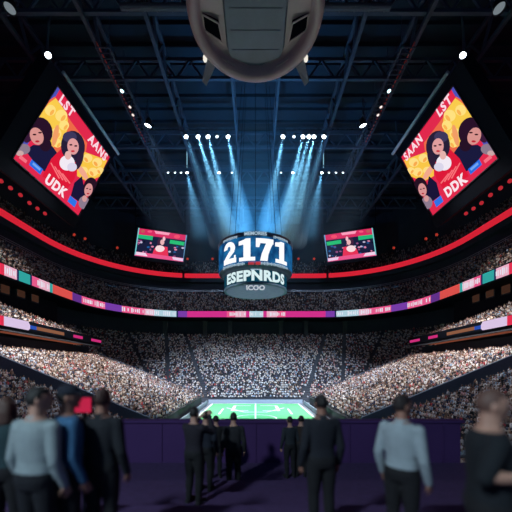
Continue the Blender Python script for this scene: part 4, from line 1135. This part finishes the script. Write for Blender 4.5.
for i in IND:
    x, y, z, yaw, tg = SEATS[i]; c = cid[i]
    key = (c, i % 3)
    if key not in protos:
        o = seated('spectator', PAL[c], SKT[(i+c) % 4], HAIRS[i % 4]); protos[key] = o
    else:
        o = protos[key].copy(); C.objects.link(o)
    o.location = (x, y, z-0.02); o.rotation_euler = (0, 0, -PI/2 if x < 0 else PI/2)
    o.rotation_euler.z += random.uniform(-0.3, 0.3)
    sc_ = random.uniform(0.93, 1.07); o.scale = (sc_, sc_, sc_)
    blk, s, row, j = tg; side = 'left' if s < 0 else 'right'
    lab = f'spectator in {PAL[c][0]}, {CARD[row]} row, {CARD[j]} seat {"beyond" if blk == "main" else "before"} the gangway wall, {side} stand'
    tag(o, lab, 'person', f'seated spectators nearest the camera on the {side}')
# everybody else: one mesh
rest = [i for i in range(len(SEATS)) if i not in IS]
N = len(rest)
tv = np.array([(-.19,-.11,.38),(.19,-.11,.38),(.19,.13,.38),(-.19,.13,.38),(-.23,-.10,.88),(.23,-.10,.88),(.23,.10,.88),(-.23,.10,.88),
               (-.06,-.06,1.0),(.06,-.06,1.0),(.06,.06,1.0),(-.06,.06,1.0),
               (-.05,-.06,1.0),(.05,-.06,1.0),(.05,.06,1.0),(-.05,.06,1.0),(-.085,-.10,1.13),(.085,-.10,1.13),(.085,.10,1.13),(-.085,.10,1.13),(-.055,-.06,1.27),(.055,-.06,1.27),(.055,.06,1.27),(-.055,.06,1.27),
               (-.19,.1,.38),(.19,.1,.38),(.19,.48,.36),(-.19,.48,.36),(-.19,.1,.54),(.19,.1,.54),(.19,.48,.52),(-.19,.48,.52)])
tf = []; tcid = []
for b, cc in ((0, 0), (4, 0), (12, 1), (16, 2), (24, 3)):
    for k in range(4):
        q = (b+k, b+(k+1) % 4, b+4+(k+1) % 4, b+4+k); tf.append(q)
        tcid.append(2 if (b == 16 and k == 2) or (b == 12 and k == 99) else (1 if b == 16 else cc))
tf += [(20, 21, 22, 23), (28, 29, 30, 31), (8, 9, 10, 11)]; tcid += [2, 3, 0]
tf = np.array(tf); tcid = np.array(tcid)
# front is +y of the template, so the hair side is k==0 (back); fix colours
for q, f in enumerate(tf):
    if set(f) <= set(range(16, 24)): tcid[q] = 1 if np.mean(tv[f][:, 1]) > 0.05 else 2
P0 = np.array([[SEATS[i][0], SEATS[i][1], SEATS[i][2]] for i in rest]); YW = np.array([SEATS[i][3] for i in rest])
# face the field: yaw measured so that +y of the template looks inwards
face = np.array([math.atan2(-(0.35*p[0]) , 1.0) for p in P0])
dirv = np.stack([-P0[:, 0], 70-P0[:, 1]], 1); sidem = np.array([isinstance(SEATS[i][4], tuple) or SEATS[i][4] == 'balcony' for i in rest])
ang = np.arctan2(dirv[:, 1], dirv[:, 0])-PI/2
ang[sidem] = np.where(P0[sidem, 0] < 0, -PI/2, PI/2)
ang += rng.uniform(-0.35, 0.35, N)
scl = rng.uniform(0.92, 1.10, N)
stand = np.where(rng.random(N) < 0.15, 0.28, 0.0)+rng.uniform(-0.14, 0.16, N)
P0[:, :2] += rng.uniform(-0.12, 0.12, (N, 2))
ca, sa = np.cos(ang), np.sin(ang)
V = np.empty((N, len(tv), 3), np.float32)
V[:, :, 0] = P0[:, None, 0]+scl[:, None]*(ca[:, None]*tv[None, :, 0]-sa[:, None]*tv[None, :, 1])
V[:, :, 1] = P0[:, None, 1]+scl[:, None]*(sa[:, None]*tv[None, :, 0]+ca[:, None]*tv[None, :, 1])
V[:, :, 2] = P0[:, None, 2]+scl[:, None]*tv[None, :, 2]+stand[:, None]
V[:, :, 2] = np.maximum(V[:, :, 2], P0[:, None, 2]+0.01)
nf = len(tf)
FI = (tf[None]+(np.arange(N)*len(tv))[:, None, None]).reshape(-1)
me = bpy.data.meshes.new('crowd'); me.vertices.add(N*len(tv)); me.vertices.foreach_set('co', V.reshape(-1))
me.loops.add(len(FI)); me.loops.foreach_set('vertex_index', FI.astype(np.int32))
me.polygons.add(N*nf); me.polygons.foreach_set('loop_start', np.arange(0, N*nf*4, 4, dtype=np.int32))
me.polygons.foreach_set('loop_total', np.full(N*nf, 4, dtype=np.int32))
palc = np.array([p[1] for p in PAL]); 
c0 = palc[cid[rest]]*rng.uniform(0.8, 1.15, (N, 1)); c1 = np.array(SKT)[rng.integers(0, 4, N)]; c2 = np.array(HAIRS)[rng.choice(4, N, p=[.5, .25, .15, .1])]; c3 = np.array([(0.02, 0.022, 0.03), (0.05, 0.06, 0.09), (0.12, 0.10, 0.09)])[rng.integers(0, 3, N)]
CC = np.stack([c0, c1, c2, c3], 1)                       # N,4,3
fc = CC[:, tcid, :]                                      # N,nf,3
att = me.attributes.new('cloth', 'FLOAT_COLOR', 'FACE')
att.data.foreach_set('color', np.concatenate([np.minimum(fc, 1), np.ones((N, nf, 1))], 2).astype(np.float32).reshape(-1))
me.update(calc_edges=True); me.validate()
cm = bpy.data.materials.new('crowd clothes'); cm.use_nodes = True
nt = cm.node_tree; an = nt.nodes.new('ShaderNodeAttribute'); an.attribute_name = 'cloth'
nt.links.new(an.outputs['Color'], nt.nodes['Principled BSDF'].inputs['Base Color']); nt.nodes['Principled BSDF'].inputs['Roughness'].default_value = 0.9
me.materials.append(cm)
co = bpy.data.objects.new('crowd', me); C.objects.link(co)
tag(co, 'dense crowd of seated spectators filling all the stands of the arena', 'crowd', kind='stuff')

hb, hzm = HAZE
o = hb.build('haze', hzm); o.location = (0, 78, H+44); o.scale = (30, 28, 24); tag(o, 'blue stage haze hanging under the lights around the scoreboard', 'haze', kind='stuff')
print('SEATS', len(SEATS), 'IND', len(IND), 'cand', len(cand))
